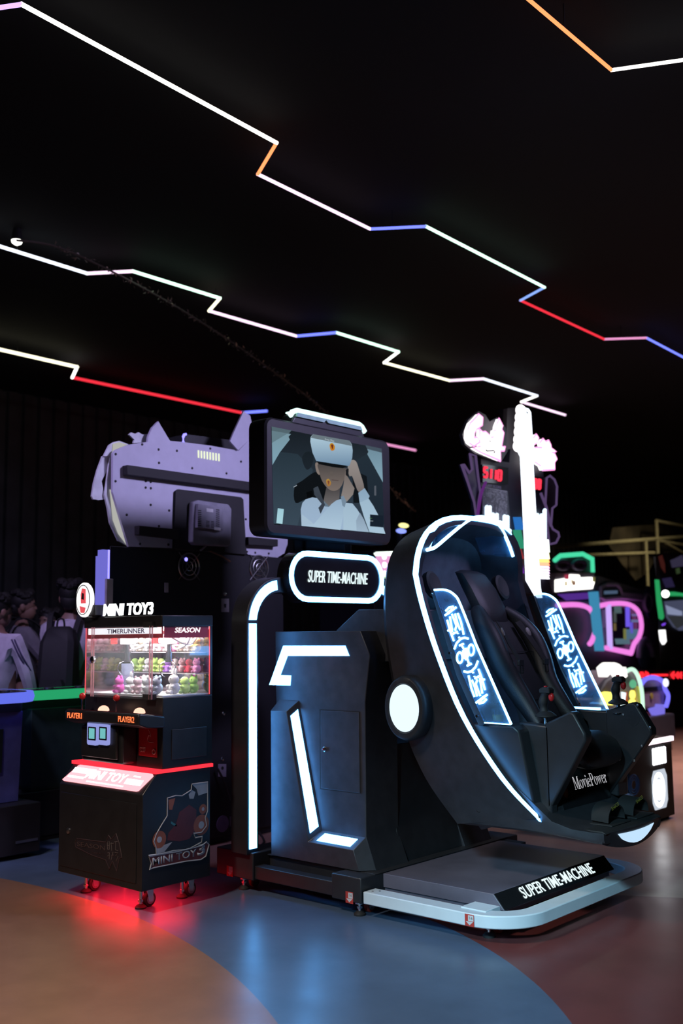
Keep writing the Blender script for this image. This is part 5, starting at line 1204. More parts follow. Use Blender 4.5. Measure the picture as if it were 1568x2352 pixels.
    for sgn, (el, wr) in zip((1, -1), arms):
        sh = add((-.01, sgn*.18, 1.40), .080, ch); e = add((el[0], sgn*el[1], el[2]), .060, sh); p = V(el).lerp(V(wr), .9); add((p.x, sgn*p.y, p.z), .046, e)
    vs, fs = skin(Vv, E, R); k = MB(); k.add(vs, fs); k.build('shirt', top_c, t)
    Vv, E, R = [], [], []
    pel = add((0, 0, .93), .150)
    for sgn in (1, -1):
        hp = add((0, sgn*.09, .84), .110, pel); kn = add((.01, sgn*.10, .50), .080, hp); add((-.005, sgn*.10, .12), .065, kn)
    vs, fs = skin(Vv, E, R); k = MB(); k.add(vs, fs); k.build('trousers', leg_c, t)
    for sgn in (1, -1):
        k = MB(); k.ball(W(.05, sgn*.105, .05), (.135*s, .05*s, .05*s), 12, 8, rot=Matrix.Rotation(ang, 3, 'Z')); k.build('shoe', M['rubber'], t)
    return t, W
def backpack(label, W, mat, w_=.16, h0=.98, h1=1.42):
    b0 = V(W(-.24, 0, h0))
    t = thing('backpack', label, 'backpack', tuple(b0))
    k = MB(); rings = []
    for z, k_, d0, d1 in ((h0, .75, -.17, -.26), (h0+.03, .95, -.165, -.31), (h0+.2, 1.0, -.16, -.33), (h1-.12, .95, -.16, -.29), (h1-.03, .75, -.165, -.25), (h1, .45, -.17, -.22)):
        ww = w_*k_; rings.append([V(W(d0, -ww, z)), V(W(d0-.02, -ww*1.02, z)), V(W(d1+.03, -ww*.98, z)), V(W(d1, -ww*.7, z)), V(W(d1, ww*.7, z)), V(W(d1+.03, ww*.98, z)), V(W(d0-.02, ww*1.02, z)), V(W(d0, ww, z))])
    k.loft(rings); bg = k.build('bag', mat, t)
    k = MB(); k.loft([[V(W(-.30, -ww, z)), V(W(-.37, -ww*.85, z)), V(W(-.37, ww*.85, z)), V(W(-.30, ww, z))] for z, ww in ((h0+.04, w_*.7), (h0+.20, w_*.72), (h0+.23, w_*.6))]); k.build('front_pocket', mat, bg)
    for sgn in (1, -1):
        P = smoothpath([W(-.17, sgn*.10, h1-.05), W(-.08, sgn*.12, 1.52), W(.07, sgn*.125, 1.50), W(.17, sgn*.13, 1.36), (W(.12, sgn*.17, 1.18)), W(-.06, sgn*.18, 1.08), W(-.17, sgn*.14, h0+.06)], 4)
        MB().sweep(P, [(-.022, -.004), (.022, -.004), (.022, .004), (-.022, .004)], up=(ca_(W))).build('shoulder_strap', M['web'], bg)
    k = MB(); k.tube(smoothpath([W(-.19, .03, h1-.01), W(-.19, .02, h1+.05), W(-.19, -.02, h1+.05), W(-.19, -.03, h1-.01)], 4), .008, 6); k.build('grab_handle', M['web'], bg)
    return t
def ca_(W):
    a_, b_ = V(W(0, 1, 1)), V(W(0, 0, 1)); return (a_-b_).normalized().cross(V((0, 0, 1)))
sk1 = pm('skin_a', (.26, .15, .11), .5); sk2 = pm('skin_b', (.22, .12, .09), .5); hr = pm('hair_black', (.010, .009, .009), .6)
shw = pm('shirt_white', (.50, .46, .55), .8, bump=.2); shg = pm('shirt_grey', (.20, .19, .22), .8, bump=.2); shd = pm('shirt_dark', (.03, .028, .03), .8); jn = pm('jeans_grey', (.14, .16, .20), .8); jd = pm('trousers_dark', (.03, .032, .04), .8)
fwd = ((.22, .24, 1.15), (.42, .16, 1.10)); dwn = ((.02, .26, 1.14), (.12, .26, .92)); up_ = ((.16, .25, 1.16), (.30, .14, 1.24))
def at(px, Y):    # point on the floor below pixel px at depth Y along the camera's horizontal heading
    d = ray(px, 1468); h = V((_F.x, 0, 0)); hd = V((CF.x, CF.y, 0)).normalized(); t = Y/(d.dot(hd)); p = CAM+d*t
    return p.x, p.y
HD = math.atan2(CF.y, CF.x)
x_, y_ = at(-6, 7.95); p1, W1 = person('person in a pale striped sweatshirt with dark hair cut off by the left edge', x_, y_, HD-.25, 1.72, sk2, hr, shw, jn, (dwn, dwn), -.5, True)
x_, y_ = at(50, 9.15); p2, W2 = person('dark-haired person in a grey shirt with backpack straps, in profile facing right', x_, y_, HD-1.0, 1.80, sk1, hr, shg, jn, (dwn, up_), -.35)
x_, y_ = at(160, 8.35); p3, W3 = person('person in a white shirt seen from behind with a big black backpack', x_, y_, HD-.10, 1.84, sk2, hr, shw, jd, (fwd, fwd), .3, False, .2)
x_, y_ = at(110, 9.9); p4, W4 = person('person in dark clothes standing farther back between the two backpack wearers', x_, y_, HD+2.6, 1.66, sk1, hr, shd, jd, (up_, dwn), .2)
x_, y_ = at(215, 10.2); p5, W5 = person('person in dark clothes half hidden behind the round claw machine emblem', x_, y_, HD+2.9, 1.80, sk2, hr, shd, jd, (dwn, dwn), .2)
bpk = pm('backpack_black', (.012, .012, .014), .7, bump=.2)
backpack('big black backpack on the back of the person in the white shirt', W3, bpk, .14, .80, 1.42)
backpack('small dark backpack worn by the person in the grey shirt', W2, pm('backpack_dark', (.02, .02, .024), .7), .13, 1.0, 1.40)
# stripes on the white sweatshirt's sleeve
for sgn in (1, -1):
    P = smoothpath([W1(-.085, -.19-sgn*.012, 1.42), W1(-.075, -.25-sgn*.012, 1.30), W1(.0, -.285-sgn*.012, 1.18)], 5)
    MB().tube(P, .006, 6).build('sleeve_stripe', pm('stripe_navy', (.06, .05, .12), .8), p1)
# ------------------------------------------------------------------ music game with neon column and scoreboards
MY = 1.0
A = lambda x, y, e=0.0: ony(va(x, y), MY-e)
mus = thing('music_game', 'tall music game with white script letters, red score digits and bright neon column', 'arcade game', (3.2, MY+.3, 0))
navy = pm('game_navy', (.012, .012, .022), .45); purp = pm('game_purple', (.035, .028, .06), .5)
k = MB(); k.box(2.35, 3.72, MY+.06, MY+.7, .08, 1.85); k.box(2.45, 3.65, MY+.10, MY+.6, 0, .08)
mbody = k.build('cabinet_body', navy, mus, .01)
k = MB(); k.slab([A(*p, -.03) for p in ((330, 780), (660, 830), (700, 300), (640, 190), (780, 180), (920, 240), (960, 820), (1060, 920), (1120, 2200), (1180, 2400), (330, 2300))], (0, .10, 0)); mhead = k.build('score_tower', navy, mus)
wl = em('script_white', (1.0, .93, .97), 2.2); pe = em('script_pink_edge', (1, .35, .75), 1.6)
C_ = [(300, 262), (345, 300), (340, 390), (270, 440), (245, 490), (245, 545), (280, 535), (310, 590), (240, 635), (190, 600), (165, 540), (170, 450), (200, 370), (260, 310)]
AD = [(315, 440), (345, 475), (380, 468), (420, 505), (450, 540), (470, 530), (480, 450), (500, 455), (508, 400), (540, 318), (580, 400), (566, 440), (592, 480), (565, 640), (608, 650), (598, 690), (550, 690), (555, 808), (330, 712), (240, 660), (320, 642), (308, 560)]
E1 = [(940, 545), (975, 500), (1000, 540), (988, 590), (955, 615)]
E2 = [(955, 660), (1040, 655), (1018, 600), (1055, 552), (1085, 592), (1118, 570), (1142, 620), (1150, 660), (1205, 700), (1150, 715), (1190, 730), (1215, 790), (1188, 830), (1190, 908), (1050, 918), (1030, 870), (955, 820)]
def grow(pts, d):
    cx = sum(p[0] for p in pts)/len(pts); cy = sum(p[1] for p in pts)/len(pts)
    return [(cx+(p[0]-cx)*d, cy+(p[1]-cy)*d) for p in pts]
for nm, pts in (('script_letter', C_), ('script_word', AD), ('script_letter', E1), ('script_word', E2)):
    k = MB(); k.slab([A(*p, .06) for p in pts], (0, .03, 0)); s_ = k.build(nm, wl, mhead, smooth=False)
    MB().tube([A(*p, .055) for p in pts], .008, 5, up=(0, 1, 0), closed=True).build('letter_edge', pe, s_)
k = MB(); k.slab([A(*p, .02) for p in ((300, 225), (180, 330), (110, 500), (140, 620), (250, 720), (560, 830), (640, 700), (620, 420), (520, 300), (430, 350), (380, 270))], (0, .03, 0)); k.build('letter_backing', M['black'], mhead, smooth=False)
# dark strokes inside the white word
for s_ in ([(385, 680), (400, 695), (480, 690)], [(430, 575), (440, 582)], [(490, 700), (480, 720)]):
    MB().tube([A(*p, .062) for p in s_], .006, 5, up=(0, 1, 0)).build('letter_gap', M['matte'], mhead)
# score digits, seven-segment style
rd = em('score_red', (1.0, .04, .08), 1.3)
def seg7(ch, x, y, w_, h_, e, parent, dy):
    on = {'5': 'afgcd', '1': 'bc', '0': 'abcdef'}[ch]
    P = {'a': ((0, 0), (1, 0)), 'b': ((1, 0), (1, .5)), 'c': ((1, .5), (1, 1)), 'd': ((0, 1), (1, 1)), 'e': ((0, .5), (0, 1)), 'f': ((0, 0), (0, .5)), 'g': ((0, .5), (1, .5))}
    k = MB()
    for c in on:
        (a_, b_), (c_, d_) = P[c]; L = lambda u, v_: A(x+w_*u-6*v_, y+h_*v_+dy*u, e)
        p, q = L(a_, b_), L(c_, d_); m_ = (q-p)*.06; k.tube([p+m_, q-m_], .010, 6, up=(0, 1, 0))
    return k.build('score_digit', rd, parent)
k = MB(); k.slab([A(*p, .005) for p in ((345, 850), (650, 890), (650, 1090), (350, 1060))], (0, .02, 0)); sbx = k.build('score_window', M['gloss'], mhead, smooth=False)
for ch, x, y in (('5', 368, 885), ('1', 415, 900), ('1', 470, 912), ('0', 532, 922)): seg7(ch, x, y, 36, 112, .012, sbx, 6)
k = MB(); k.slab([A(*p, .005) for p in ((950, 990), (1060, 1000), (1060, 1170), (955, 1160))], (0, .02, 0)); sbx2 = k.build('score_window', M['gloss'], mhead, smooth=False)
for ch, x, y in (('0', 958, 1024), ('0', 1004, 1030)): seg7(ch, x, y, 24, 105, .012, sbx2, 5)
text_px('LAST SCORE', 'lettering', em('score_caption', srgb(92, 84, 120), 1), mhead, A(392, 1112, .012), A(566, 1140, .012), A(392, 1080, .012), ext=0)
# dot panel with lit equaliser columns
k = MB(); k.slab([A(*p, .005) for p in ((342, 1112), (645, 1165), (705, 1960), (345, 1900))], (0, .02, 0)); dp_ = k.build('dot_panel', pm('dot_panel_dark', (.03, .03, .045), .5), mhead, smooth=False)
k = MB()
for j in range(26):
    for i in range(22):
        c = A(352+13.2*i, 1125+2.3*i+14*j, .008); k.face([c+V((-.007, 0, -.007)), c+V((.007, 0, -.007)), c+V((.007, 0, .007)), c+V((-.007, 0, .007))])
k.build('unlit_dots', pm('dot_grey', (.14, .13, .18), .5), dp_, smooth=False)
wl2 = em('bulb_white', (.66, .86, 1.0), 2.0)
bars = [(398, 1352, 1900), (432, 1355, 1900), (468, 1440, 1920), (515, 1445, 1925), (548, 1530, 1930), (580, 1540, 1935), (606, 1462, 1940), (640, 1470, 1945), (665, 1630, 1945), (690, 1800, 1950), (372, 1590, 1890)]
for x, y0, y1 in bars:
    k = MB(); nb_ = int((y1-y0)/22)
    k.slab([A(x-15, y0, .015), A(x+15, y0+3, .015), A(x+15, y1, .015), A(x-15, y1, .015)], (0, .01, 0))
    for j in range(nb_): k.ball(A(x, y0+22*j, .02), .016, 6, 4)
    k.build('equaliser_bar', wl2, dp_)
RB = [(1390, 1560, 4), (1560, 1720, 4)]
for x, y0, y1 in ((990, 1445, 1730), (1038, 1450, 1730), (1078, 1390, 1730)):
    k = MB(); k.slab([A(x-16, y0, .015), A(x+16, y0+3, .015), A(x+22, y1, .015), A(x-10, y1, .015)], (0, .01, 0))
    for j in range(int((y1-y0)/22)): k.ball(A(x, y0+22*j, .02), .016, 6, 4)
    k.build('equaliser_bar', wl2, mhead)
for y0, y1, c in ((1730, 1880, (.9, 1, .9)), (1880, 1960, (1, .9, .5)), (1962, 2000, (1, .35, .10)), (2000, 2040, (1, .22, .12)), (2044, 2070, (1, .5, .8)), (2078, 2100, (1, .7, 1)), (2108, 2130, (.9, .6, 1)), (2138, 2160, (1, .8, 1)), (2168, 2195, (.9, .9, 1))):
    k = MB(); k.slab([A(1003, y0, .015), A(1122, y0+4, .015), A(1136, y1+3, .015), A(1012, y1, .015)], (0, .01, 0)); k.build('rainbow_bar', em('rainbow', c, 3.0), mhead, smooth=False)
for y0, y1, c in ((1470, 1620, (.04, .28, .9)), (1620, 1840, (.05, .5, .28)), (1840, 1960, (.45, .05, .06)), (1960, 2130, (.25, .05, .6))):
    k = MB(); k.slab([A(715, y0, .004), A(800, y0, .004), A(840, y1, .004), A(740, y1, .004)], (0, .01, 0)); k.build('rainbow_panel', em('rainbow_dim', c, .55), mhead, smooth=False)
# neon column shaped like an instrument neck
nc = [(785, 215), (800, 180), (830, 176), (890, 200), (915, 240), (935, 560), (950, 640), (945, 870), (975, 1400), (1003, 1900), (1030, 2310), (1050, 2420), (990, 2420), (870, 2210), (850, 1700), (805, 760), (750, 650), (758, 540), (768, 380)]
k = MB(); k.slab([A(*p, .20) for p in nc], (0, .015, 0)); col_ = k.build('neon_column', em('column_white', (.80, .88, 1.0), 2.6), mus, smooth=False)
for y in (215, 300, 385, 470, 560, 640): 
    k = MB(); k.ball(A(792-(y-215)*.07, y, .19), (.045, .04, .045), 10, 8); k.build('peg_lamp', em('peg_white', (1, .95, .98), 2.5), col_)
MB().slab([A(*p, .205) for p in ((852, 228), (885, 240), (880, 258))], (0, .004, 0)).build('column_mark', M['matte'], col_, smooth=False)
k = MB(); k.slab([A(*p, .02) for p in ((640, 195), (780, 178), (800, 640), (700, 668), (620, 680))], (0, .04, 0)); k.build('column_shroud', pm('shroud', (.04, .033, .035), .5), mhead, smooth=False)
# hand and microphone shaped side boards with faint light edges
he = em('dim_violet_edge', srgb(84, 66, 104), 1.0)
for pts in ([(100, 850), (130, 855), (190, 950), (225, 910), (200, 730), (265, 745), (295, 1000), (320, 1180), (300, 1300), (275, 1480), (250, 1300), (180, 1080)],
            [(1100, 1010), (1140, 985), (1190, 1030), (1220, 1110), (1212, 1330), (1165, 1370), (1160, 1440), (1150, 1560), (1170, 1610), (1235, 1650), (1245, 1700), (1210, 1770), (1130, 1790), (1110, 1600), (1085, 1300)]):
    k = MB(); k.slab([A(*p, -.02) for p in pts], (0, .03, 0)); hb_ = k.build('side_board', purp, mus, smooth=False)
    MB().tube([A(*p, -.015) for p in pts], .010, 5, up=(0, 1, 0), closed=True).build('edge_light', he, hb_)
k = MB(); k.tube([A(1030, 1190, .01), A(1090, 1340, .01), A(1150, 1580, .01)], .012, 6, up=(0, 1, 0)); k.build('edge_tube', he, mus)
k = MB(); k.tube(smoothpath([A(385, 1060, .03), A(330, 1200, .03), (A(290, 1440, .03))], 4), .012, 6, up=(0, 1, 0)); k.build('edge_tube', em('purple_edge', srgb(90, 40, 110), 1), mus)
# lower stage box with loudspeaker on the floor, right of the ride
SX0, SX1, SYF, SZ = 2.9, 3.62, -0.02, 0.60
spk = thing('speaker_cabinet', 'black loudspeaker cabinet with white lit cone and dot display, right of the ride', 'loudspeaker', (3.26, .3, 0))
k = MB(); k.box(SX0, SX1, SYF, SYF+.60, .02, SZ); k.box(SX0+.03, SX1-.03, SYF+.03, SYF+.57, 0, .02); sc = k.build('cabinet', M['matte'], spk, .006)
S8 = lambda x, y, e=0.0: ony(v8(x, y), SYF)-V((0, e, 0))
MB().box(SX0-.01, SX1+.01, SYF-.014, SYF+.01, SZ-.030, SZ+.004).build('rim_light', em('rim_pink_white', (1, .80, .90), 2.0), sc)
q0, q1 = S8(1366, 330), S8(1455, 440)
k = MB(); k.box(q0.x, q1.x, SYF-.006, SYF, S8(1410, 425).z, S8(1410, 325).z); dd = k.build('dot_display', M['gloss'], sc)
k = MB()
for i in range(5):
    for j in range(8): k.ball((lerp(q0.x, q1.x, (i+.5)/5), SYF-.008, lerp(S8(1410, 425).z, S8(1410, 325).z, (j+.5)/8)), (.028, .008, .013), 8, 6)
k.build('lit_dots', em('dot_white', (.92, .93, 1), 3.0), dd)
wx0, wx1, wz0, wz1 = S8(1372, 600).x, S8(1466, 600).x, S8(1420, 712).z, S8(1420, 462).z
k = MB(); c_ = .035; k.prism('y', [(wx0+c_, wz0), (wx1-c_, wz0), (wx1, wz0+c_*1.5), (wx1, wz1-c_*1.5), (wx1-c_, wz1), (wx0+c_, wz1), (wx0, wz1-c_*1.5), (wx0, wz0+c_*1.5)], SYF, SYF-.006); wn = k.build('speaker_window', em('window_pale', srgb(196, 204, 216), 1), sc, smooth=False)
cw, ch_ = (wx0+wx1)/2-.03, (wz0+wz1)/2
for r0, r1 in ((.62, .46), (.36, .10)):
    hw, hh = (wx1-wx0)/2, (wz1-wz0)/2
    k = MB(); n_s = 32
    o_, i_ = [[V((cw+hw*r*1.25*math.cos(2*math.pi*i/n_s), SYF-.008, ch_+hh*r*1.45*math.sin(2*math.pi*i/n_s))) for i in range(n_s)] for r in (r0, r1)]
    k.loft([[p, q, q+V((0, -.006, 0)), p+V((0, -.006, 0))] for p, q in zip(o_+o_[:1], i_+i_[:1])], cap=(False, False)); k.build('cone_ring_light', em('cone_white', (.95, .97, 1), 3.2), wn, smooth=False)
# graffiti print and ring print on the cabinet's left part
Sx = lambda x, y, e=0.0: onx(ve(x, y), SX0)-V((e, 0, 0))
Sy = lambda x, y, e=0.0: ony(ve(x, y), SYF)-V((0, e, 0))
gw = pm('graffiti_white', (.60, .55, .58), .5)
for s_ in ([(300, 1890), (330, 1850), (350, 1880), (330, 1910), (300, 1890)], [(330, 1800), (370, 1790), (430, 1775)], [(360, 1810), (380, 1880), (400, 1830), (410, 1890)], [(420, 1820), (425, 1860)], [(430, 1840), (460, 1830)], [(340, 1750), (390, 1770)]):
    MB().tube([Sx(*p, .004) for p in s_], .010, 5, up=(1, 0, 0)).build('graffiti_stroke', gw, sc)
gr_ = pm('ring_print', (.07, .07, .11), .5)
for r_ in (.5, .75, 1.0):
    MB().tube([Sx(440+62*r_*math.cos(a_), 1650+120*r_*math.sin(a_), .003) for a_ in [2*math.pi*i/28 for i in range(28)]], .006, 5, up=(1, 0, 0), closed=True).build('ring_print', gr_, sc)

# ------------------------------------------------------------------ far machines on the right
FY = 3.7
Bf = lambda x, y, e=0.0: ony(vb(x, y), FY-e)
car = thing('claw_machine', 'large claw machine with pink neon window outlines, green neon crown and a bright white marquee', 'claw machine', (8.2, FY+.5, 0))
fb = pm('far_body', (.05, .05, .075), .5); fl_ = pm('far_lilac', (.22, .21, .30), .5)
a0, a1 = Bf(160, 500), Bf(640, 500)
k = MB(); xa, xb = Bf(150, 900).x, Bf(1270, 900).x
k.box(xa, xb, FY+.05, FY+1.1, .05, Bf(700, 1000).z); k.box(xa+.1, xb-.1, FY+.1, FY+1.0, 0, .05); cbd = k.build('cabinet', fb, car, .02)
k = MB(); k.slab([Bf(*p) for p in ((640, 730), (1100, 880), (1270, 880), (1275, 1480), (1150, 1578), (700, 1500), (620, 900))], (0, .10, 0)); pnl = k.build('side_panel', pm('far_grey_panel', (.14, .14, .18), .5), car, smooth=False)
k = MB(); k.slab([Bf(*p, .01) for p in ((165, 560), (225, 505), (465, 490), (570, 545), (590, 700), (170, 720))], (0, .10, 0)); crn = k.build('crown', fb, car, smooth=False)
MB().tube([Bf(*p, .03) for p in ((160, 560), (222, 508), (470, 490), (572, 545), (578, 690))], .032, 8, up=(0, 1, 0)).build('crown_tube', em('neon_green', (.07, .75, .40), 1.0), crn)
for c in ((245, 610), (425, 610)):
    MB().tube([Bf(c[0]+70*math.cos(2*math.pi*i/20), c[1]+45*math.sin(2*math.pi*i/20), .03) for i in range(20)], .03, 6, up=(0, 1, 0), closed=True).build('ring_ornament', pm('ring_violet', (.10, .09, .22), .5), crn)
k = MB(); k.slab([Bf(*p, .04) for p in ((165, 700), (600, 690), (600, 890), (165, 915))], (0, .12, 0)); mq = k.build('marquee', fl_, car, smooth=False)
k = MB(); k.slab([Bf(*p, .05) for p in ((168, 775), (290, 755), (330, 715), (430, 720), (440, 750), (590, 745), (600, 790), (575, 870), (300, 890), (168, 905))], (0, .01, 0)); k.build('marquee_light', em('marquee_white', (1, .97, .86), 3.0), mq, smooth=False)
for p, w_, c in (((285, 815), 12, (.8, .62, .3)), ((372, 808), 17, (.35, .16, .10)), ((350, 790), 9, (.9, .75, .5)), ((295, 742), 22, (.6, .06, .12)), ((590, 770), 14, (.3, .28, .1))):
    k = MB(); k.slab([Bf(p[0]-w_, p[1]-26, .062), Bf(p[0]+w_, p[1]-26, .062), Bf(p[0]+w_, p[1]+26, .062), Bf(p[0]-w_, p[1]+26, .062)], (0, .004, 0)); k.build('marquee_mark', em('marquee_mark', c, .6), mq, smooth=False)
k = MB(); k.slab([Bf(*p, .02) for p in ((200, 930), (590, 910), (590, 980), (300, 1000))], (0, .02, 0)); k.build('violet_glow_panel', em('violet_panel', (.10, .03, .30), .8), cbd, smooth=False)
pk = em('neon_pink', (.85, .22, .75), 1.1)
MB().tube(smoothpath([Bf(*p, .04) for p in ((185, 1055), (360, 1045), (480, 1060), (560, 1110), (605, 1230), (605, 1330), (570, 1440), (540, 1480))], 4), .036, 8, up=(0, 1, 0)).build('window_neon', pk, cbd)
MB().tube(smoothpath([Bf(*p, .06) for p in ((650, 1060), (760, 1038), (900, 1032), (1010, 1060), (1085, 1140), (1112, 1280), (1085, 1400), (1030, 1480), (1000, 1578))], 4)+[Bf(720, 1520, .06)], .036, 8, up=(0, 1, 0)).build('window_neon', pk, pnl)
MB().tube([Bf(748, 1045, .08), Bf(768, 1535, .08)], .042, 8, up=(0, 1, 0)).build('post_neon', em('neon_lilac', (.62, .42, 1.0), 1.0), pnl)
MB().slab([Bf(*p, .10) for p in ((568, 905), (640, 900), (708, 1555), (640, 1555))], (0, .06, 0)).build('blue_tube', em('tube_blue', (.045, .24, .42), 1.0), car)
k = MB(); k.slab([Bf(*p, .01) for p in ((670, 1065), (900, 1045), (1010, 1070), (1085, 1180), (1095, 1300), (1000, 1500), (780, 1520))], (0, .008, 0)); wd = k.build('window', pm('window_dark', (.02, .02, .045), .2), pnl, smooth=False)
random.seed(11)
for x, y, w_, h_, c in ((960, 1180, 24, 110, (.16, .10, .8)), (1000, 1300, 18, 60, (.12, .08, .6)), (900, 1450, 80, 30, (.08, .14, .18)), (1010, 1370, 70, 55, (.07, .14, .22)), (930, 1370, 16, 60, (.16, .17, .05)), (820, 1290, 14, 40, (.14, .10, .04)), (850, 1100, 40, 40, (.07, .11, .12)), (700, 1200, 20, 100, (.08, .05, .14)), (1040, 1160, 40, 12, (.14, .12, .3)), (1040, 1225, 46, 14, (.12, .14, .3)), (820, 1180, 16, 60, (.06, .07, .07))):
    MB().slab([Bf(x-w_, y-h_, .012), Bf(x+w_, y-h_, .012), Bf(x+w_*1.15, y+h_, .012), Bf(x-w_*.85, y+h_, .012)], (0, .002, 0)).build('window_reflection', em('reflection_glow', c, 1.0), wd, smooth=False)  # reflections on the window, painted as glowing patches
k = MB(); k.slab([Bf(*p, .02) for p in ((690, 850), (720, 830), (830, 830), (865, 860), (875, 950), (690, 960))], (0, .03, 0)); tg = k.build('name_tag', pm('tag_dark', (.05, .06, .08), .4), pnl, smooth=False)
MB().tube([Bf(*p, .03) for p in ((660, 960), (665, 860), (720, 822), (840, 822), (880, 870), (890, 925), (1140, 955), (1140, 985), (880, 965), (700, 985))], .03, 6, up=(0, 1, 0), closed=True).build('tag_frame', pm('tag_lilac', (.28, .24, .38), .5), tg)
MB().slab([Bf(*p, .03) for p in ((705, 895), (850, 890), (850, 925), (705, 932))], (0, .004, 0)).build('tag_print', em('tag_glow', srgb(70, 88, 112), 1), tg, smooth=False)
MB().lathe(Bf(1180, 1020, .02), (0, -1, 0), [(.16, 0), (.16, .03), (.10, .05), (.02, .05)], 20, ell=(.8, 1.6)).build('round_window', pm('round_blue', (.05, .07, .14), .4), pnl)
MB().tube([Bf(1180+38*math.cos(2*math.pi*i/20), 1025+88*math.sin(2*math.pi*i/20), .05) for i in range(20)], .035, 6, up=(0, 1, 0), closed=True).build('round_frame', pm('tag_lilac2', (.28, .26, .36), .5), pnl)
wc = Bf(1160, 1590, .12)
whl = MB(); whl.tube([wc+V((.23*math.cos(math.pi*i/14), 0, .27*math.sin(math.pi*i/14)-.05)) for i in range(15)], .045, 8, up=(0, 1, 0)); wh = whl.build('wheel_arch', pm('wheel_grey', (.20, .22, .28), .5), car)
k = MB(); k.lathe(wc+V((0, .05, -.05)), (0, -1, 0), [(.17, 0), (.17, .03), (.14, .04), (.02, .05)], 24); k.build('wheel_disc', pm('wheel_teal', (.06, .13, .20), .4), wh)
# racing game at the right edge
RY = 3.0
Br = lambda x, y, e=0.0: ony(vb(x, y), RY-e)
rc = thing('racing_game', 'black driving game with green light bars and a bright screen at the right edge', 'arcade game', (Br(1480, 900).x, RY+.5, 0))
x0_, x1_ = Br(1310, 1000).x, Br(1700, 1000).x
k = MB(); sl_ = .35*(x0_-CAM.x)/(RY-CAM.y); rp_ = [(x0_, RY+.03), (x1_, RY+.03), (x1_, RY+.38), (x0_+sl_, RY+.38)]
k.prism('z', rp_, .02, Br(1400, 500).z); rb_ = k.build('cabinet', M['black'], rc, .01)
k = MB(); k.slab([Br(*p) for p in ((1375, 1010), (1700, 985), (1700, 1320), (1540, 1330), (1470, 1290), (1395, 1180))], (0, .02, 0)); rs = k.build('screen', em('race_screen', srgb(66, 70, 92), 1), rb_, smooth=False)
MB().slab([Br(*p, .01) for p in ((1378, 1050), (1560, 1120), (1560, 1170), (1400, 1150))], (0, .004, 0)).build('screen_shape', em('race_screen_light', srgb(130, 138, 168), 1), rs, smooth=False)
MB().slab([Br(*p, .01) for p in ((1400, 1170), (1560, 1165), (1600, 1260), (1500, 1310))], (0, .004, 0)).build('screen_shape', em('race_screen_olive', srgb(44, 46, 50), 1), rs, smooth=False)
gl_ = em('green_bar', (.02, .32, .10), 1.0)
MB().slab([Br(*p, .03) for p in ((1278, 770), (1308, 775), (1322, 930), (1362, 1180), (1345, 1212), (1322, 1195), (1296, 1010))], (0, .03, 0)).build('green_light_bar', gl_, rb_, smooth=False)
MB().slab([Br(*p, .03) for p in ((1415, 905), (1470, 905), (1560, 918), (1700, 960), (1700, 975), (1560, 950), (1430, 950))], (0, .03, 0)).build('green_light_bar', gl_, rb_, smooth=False)
MB().ball(Br(1375, 928, .08), .055, 14, 10).build('round_lamp', em('round_lamp_white', (1, 1, 1), 3), rb_)
MB().slab([Br(*p, .05) for p in ((1320, 1325), (1375, 1322), (1388, 1450), (1360, 1485), (1335, 1440))], (0, .03, 0)).build('side_lamp', em('side_lamp_white', (1, 1, 1), 1.6), rb_, smooth=False)
MB().slab([Br(*p, .05) for p in ((1345, 1262), (1380, 1245), (1372, 1270), (1350, 1278))], (0, .02, 0)).build('violet_lamp', em('violet_lamp', (.2, .06, .8), 1), rb_, smooth=False)
k = MB(); k.slab([Br(*p, -.02) for p in ((1280, 520), (1330, 480), (1700, 500), (1700, 880), (1330, 890))], (0, .05, 0)); hd = k.build('header_panel', pm('header_dark', (.02, .015, .03), .4), rb_, smooth=False)
for pts, c in (([(1300, 520), (1340, 500), (1370, 600), (1375, 700), (1330, 640)], (.05, .010, .008)), ([(1430, 560), (1500, 530), (1560, 500), (1600, 620), (1450, 640)], (.035, .03, .06)), ([(1340, 760), (1440, 745), (1480, 850), (1380, 860)], (.02, .015, .05)), ([(1490, 650), (1530, 640), (1540, 700), (1500, 710)], (.03, .05, .02))):
    MB().slab([Br(*p, -.01) for p in pts], (0, .004, 0)).build('header_print', em('header_print', c, .8), hd, smooth=False)
k = MB(); Bq = lambda x, y, e=0: ony(ve(x, y), RY-.35)
ar_ = em('arrow_red', (1.0, .02, .03), 1.6)
k = MB(); k.slab([ony(ve(x, y), RY-.12) for x, y in ((480, 300), (1150, 290), (1150, 420), (480, 430))], (0, .06, 0)); ap = k.build('arrow_panel', M['gloss'], rc, smooth=False)

for pts in ([(515, 330), (545, 360), (515, 390)], [(535, 330), (550, 360), (535, 385)], [(575, 325), (606, 358), (578, 392)], [(595, 335), (606, 358), (595, 382)], [(500, 362), (600, 358)], [(640, 362), (828, 360)], [(905, 325), (875, 362), (903, 398)], [(955, 330), (935, 362), (955, 395)], [(995, 330), (968, 362), (995, 395)], [(880, 362), (1000, 362)]):
    MB().tube([ony(ve(*p), RY-.14) for p in pts], .014, 6, up=(0, 1, 0)).build('arrow_light', ar_, ap)
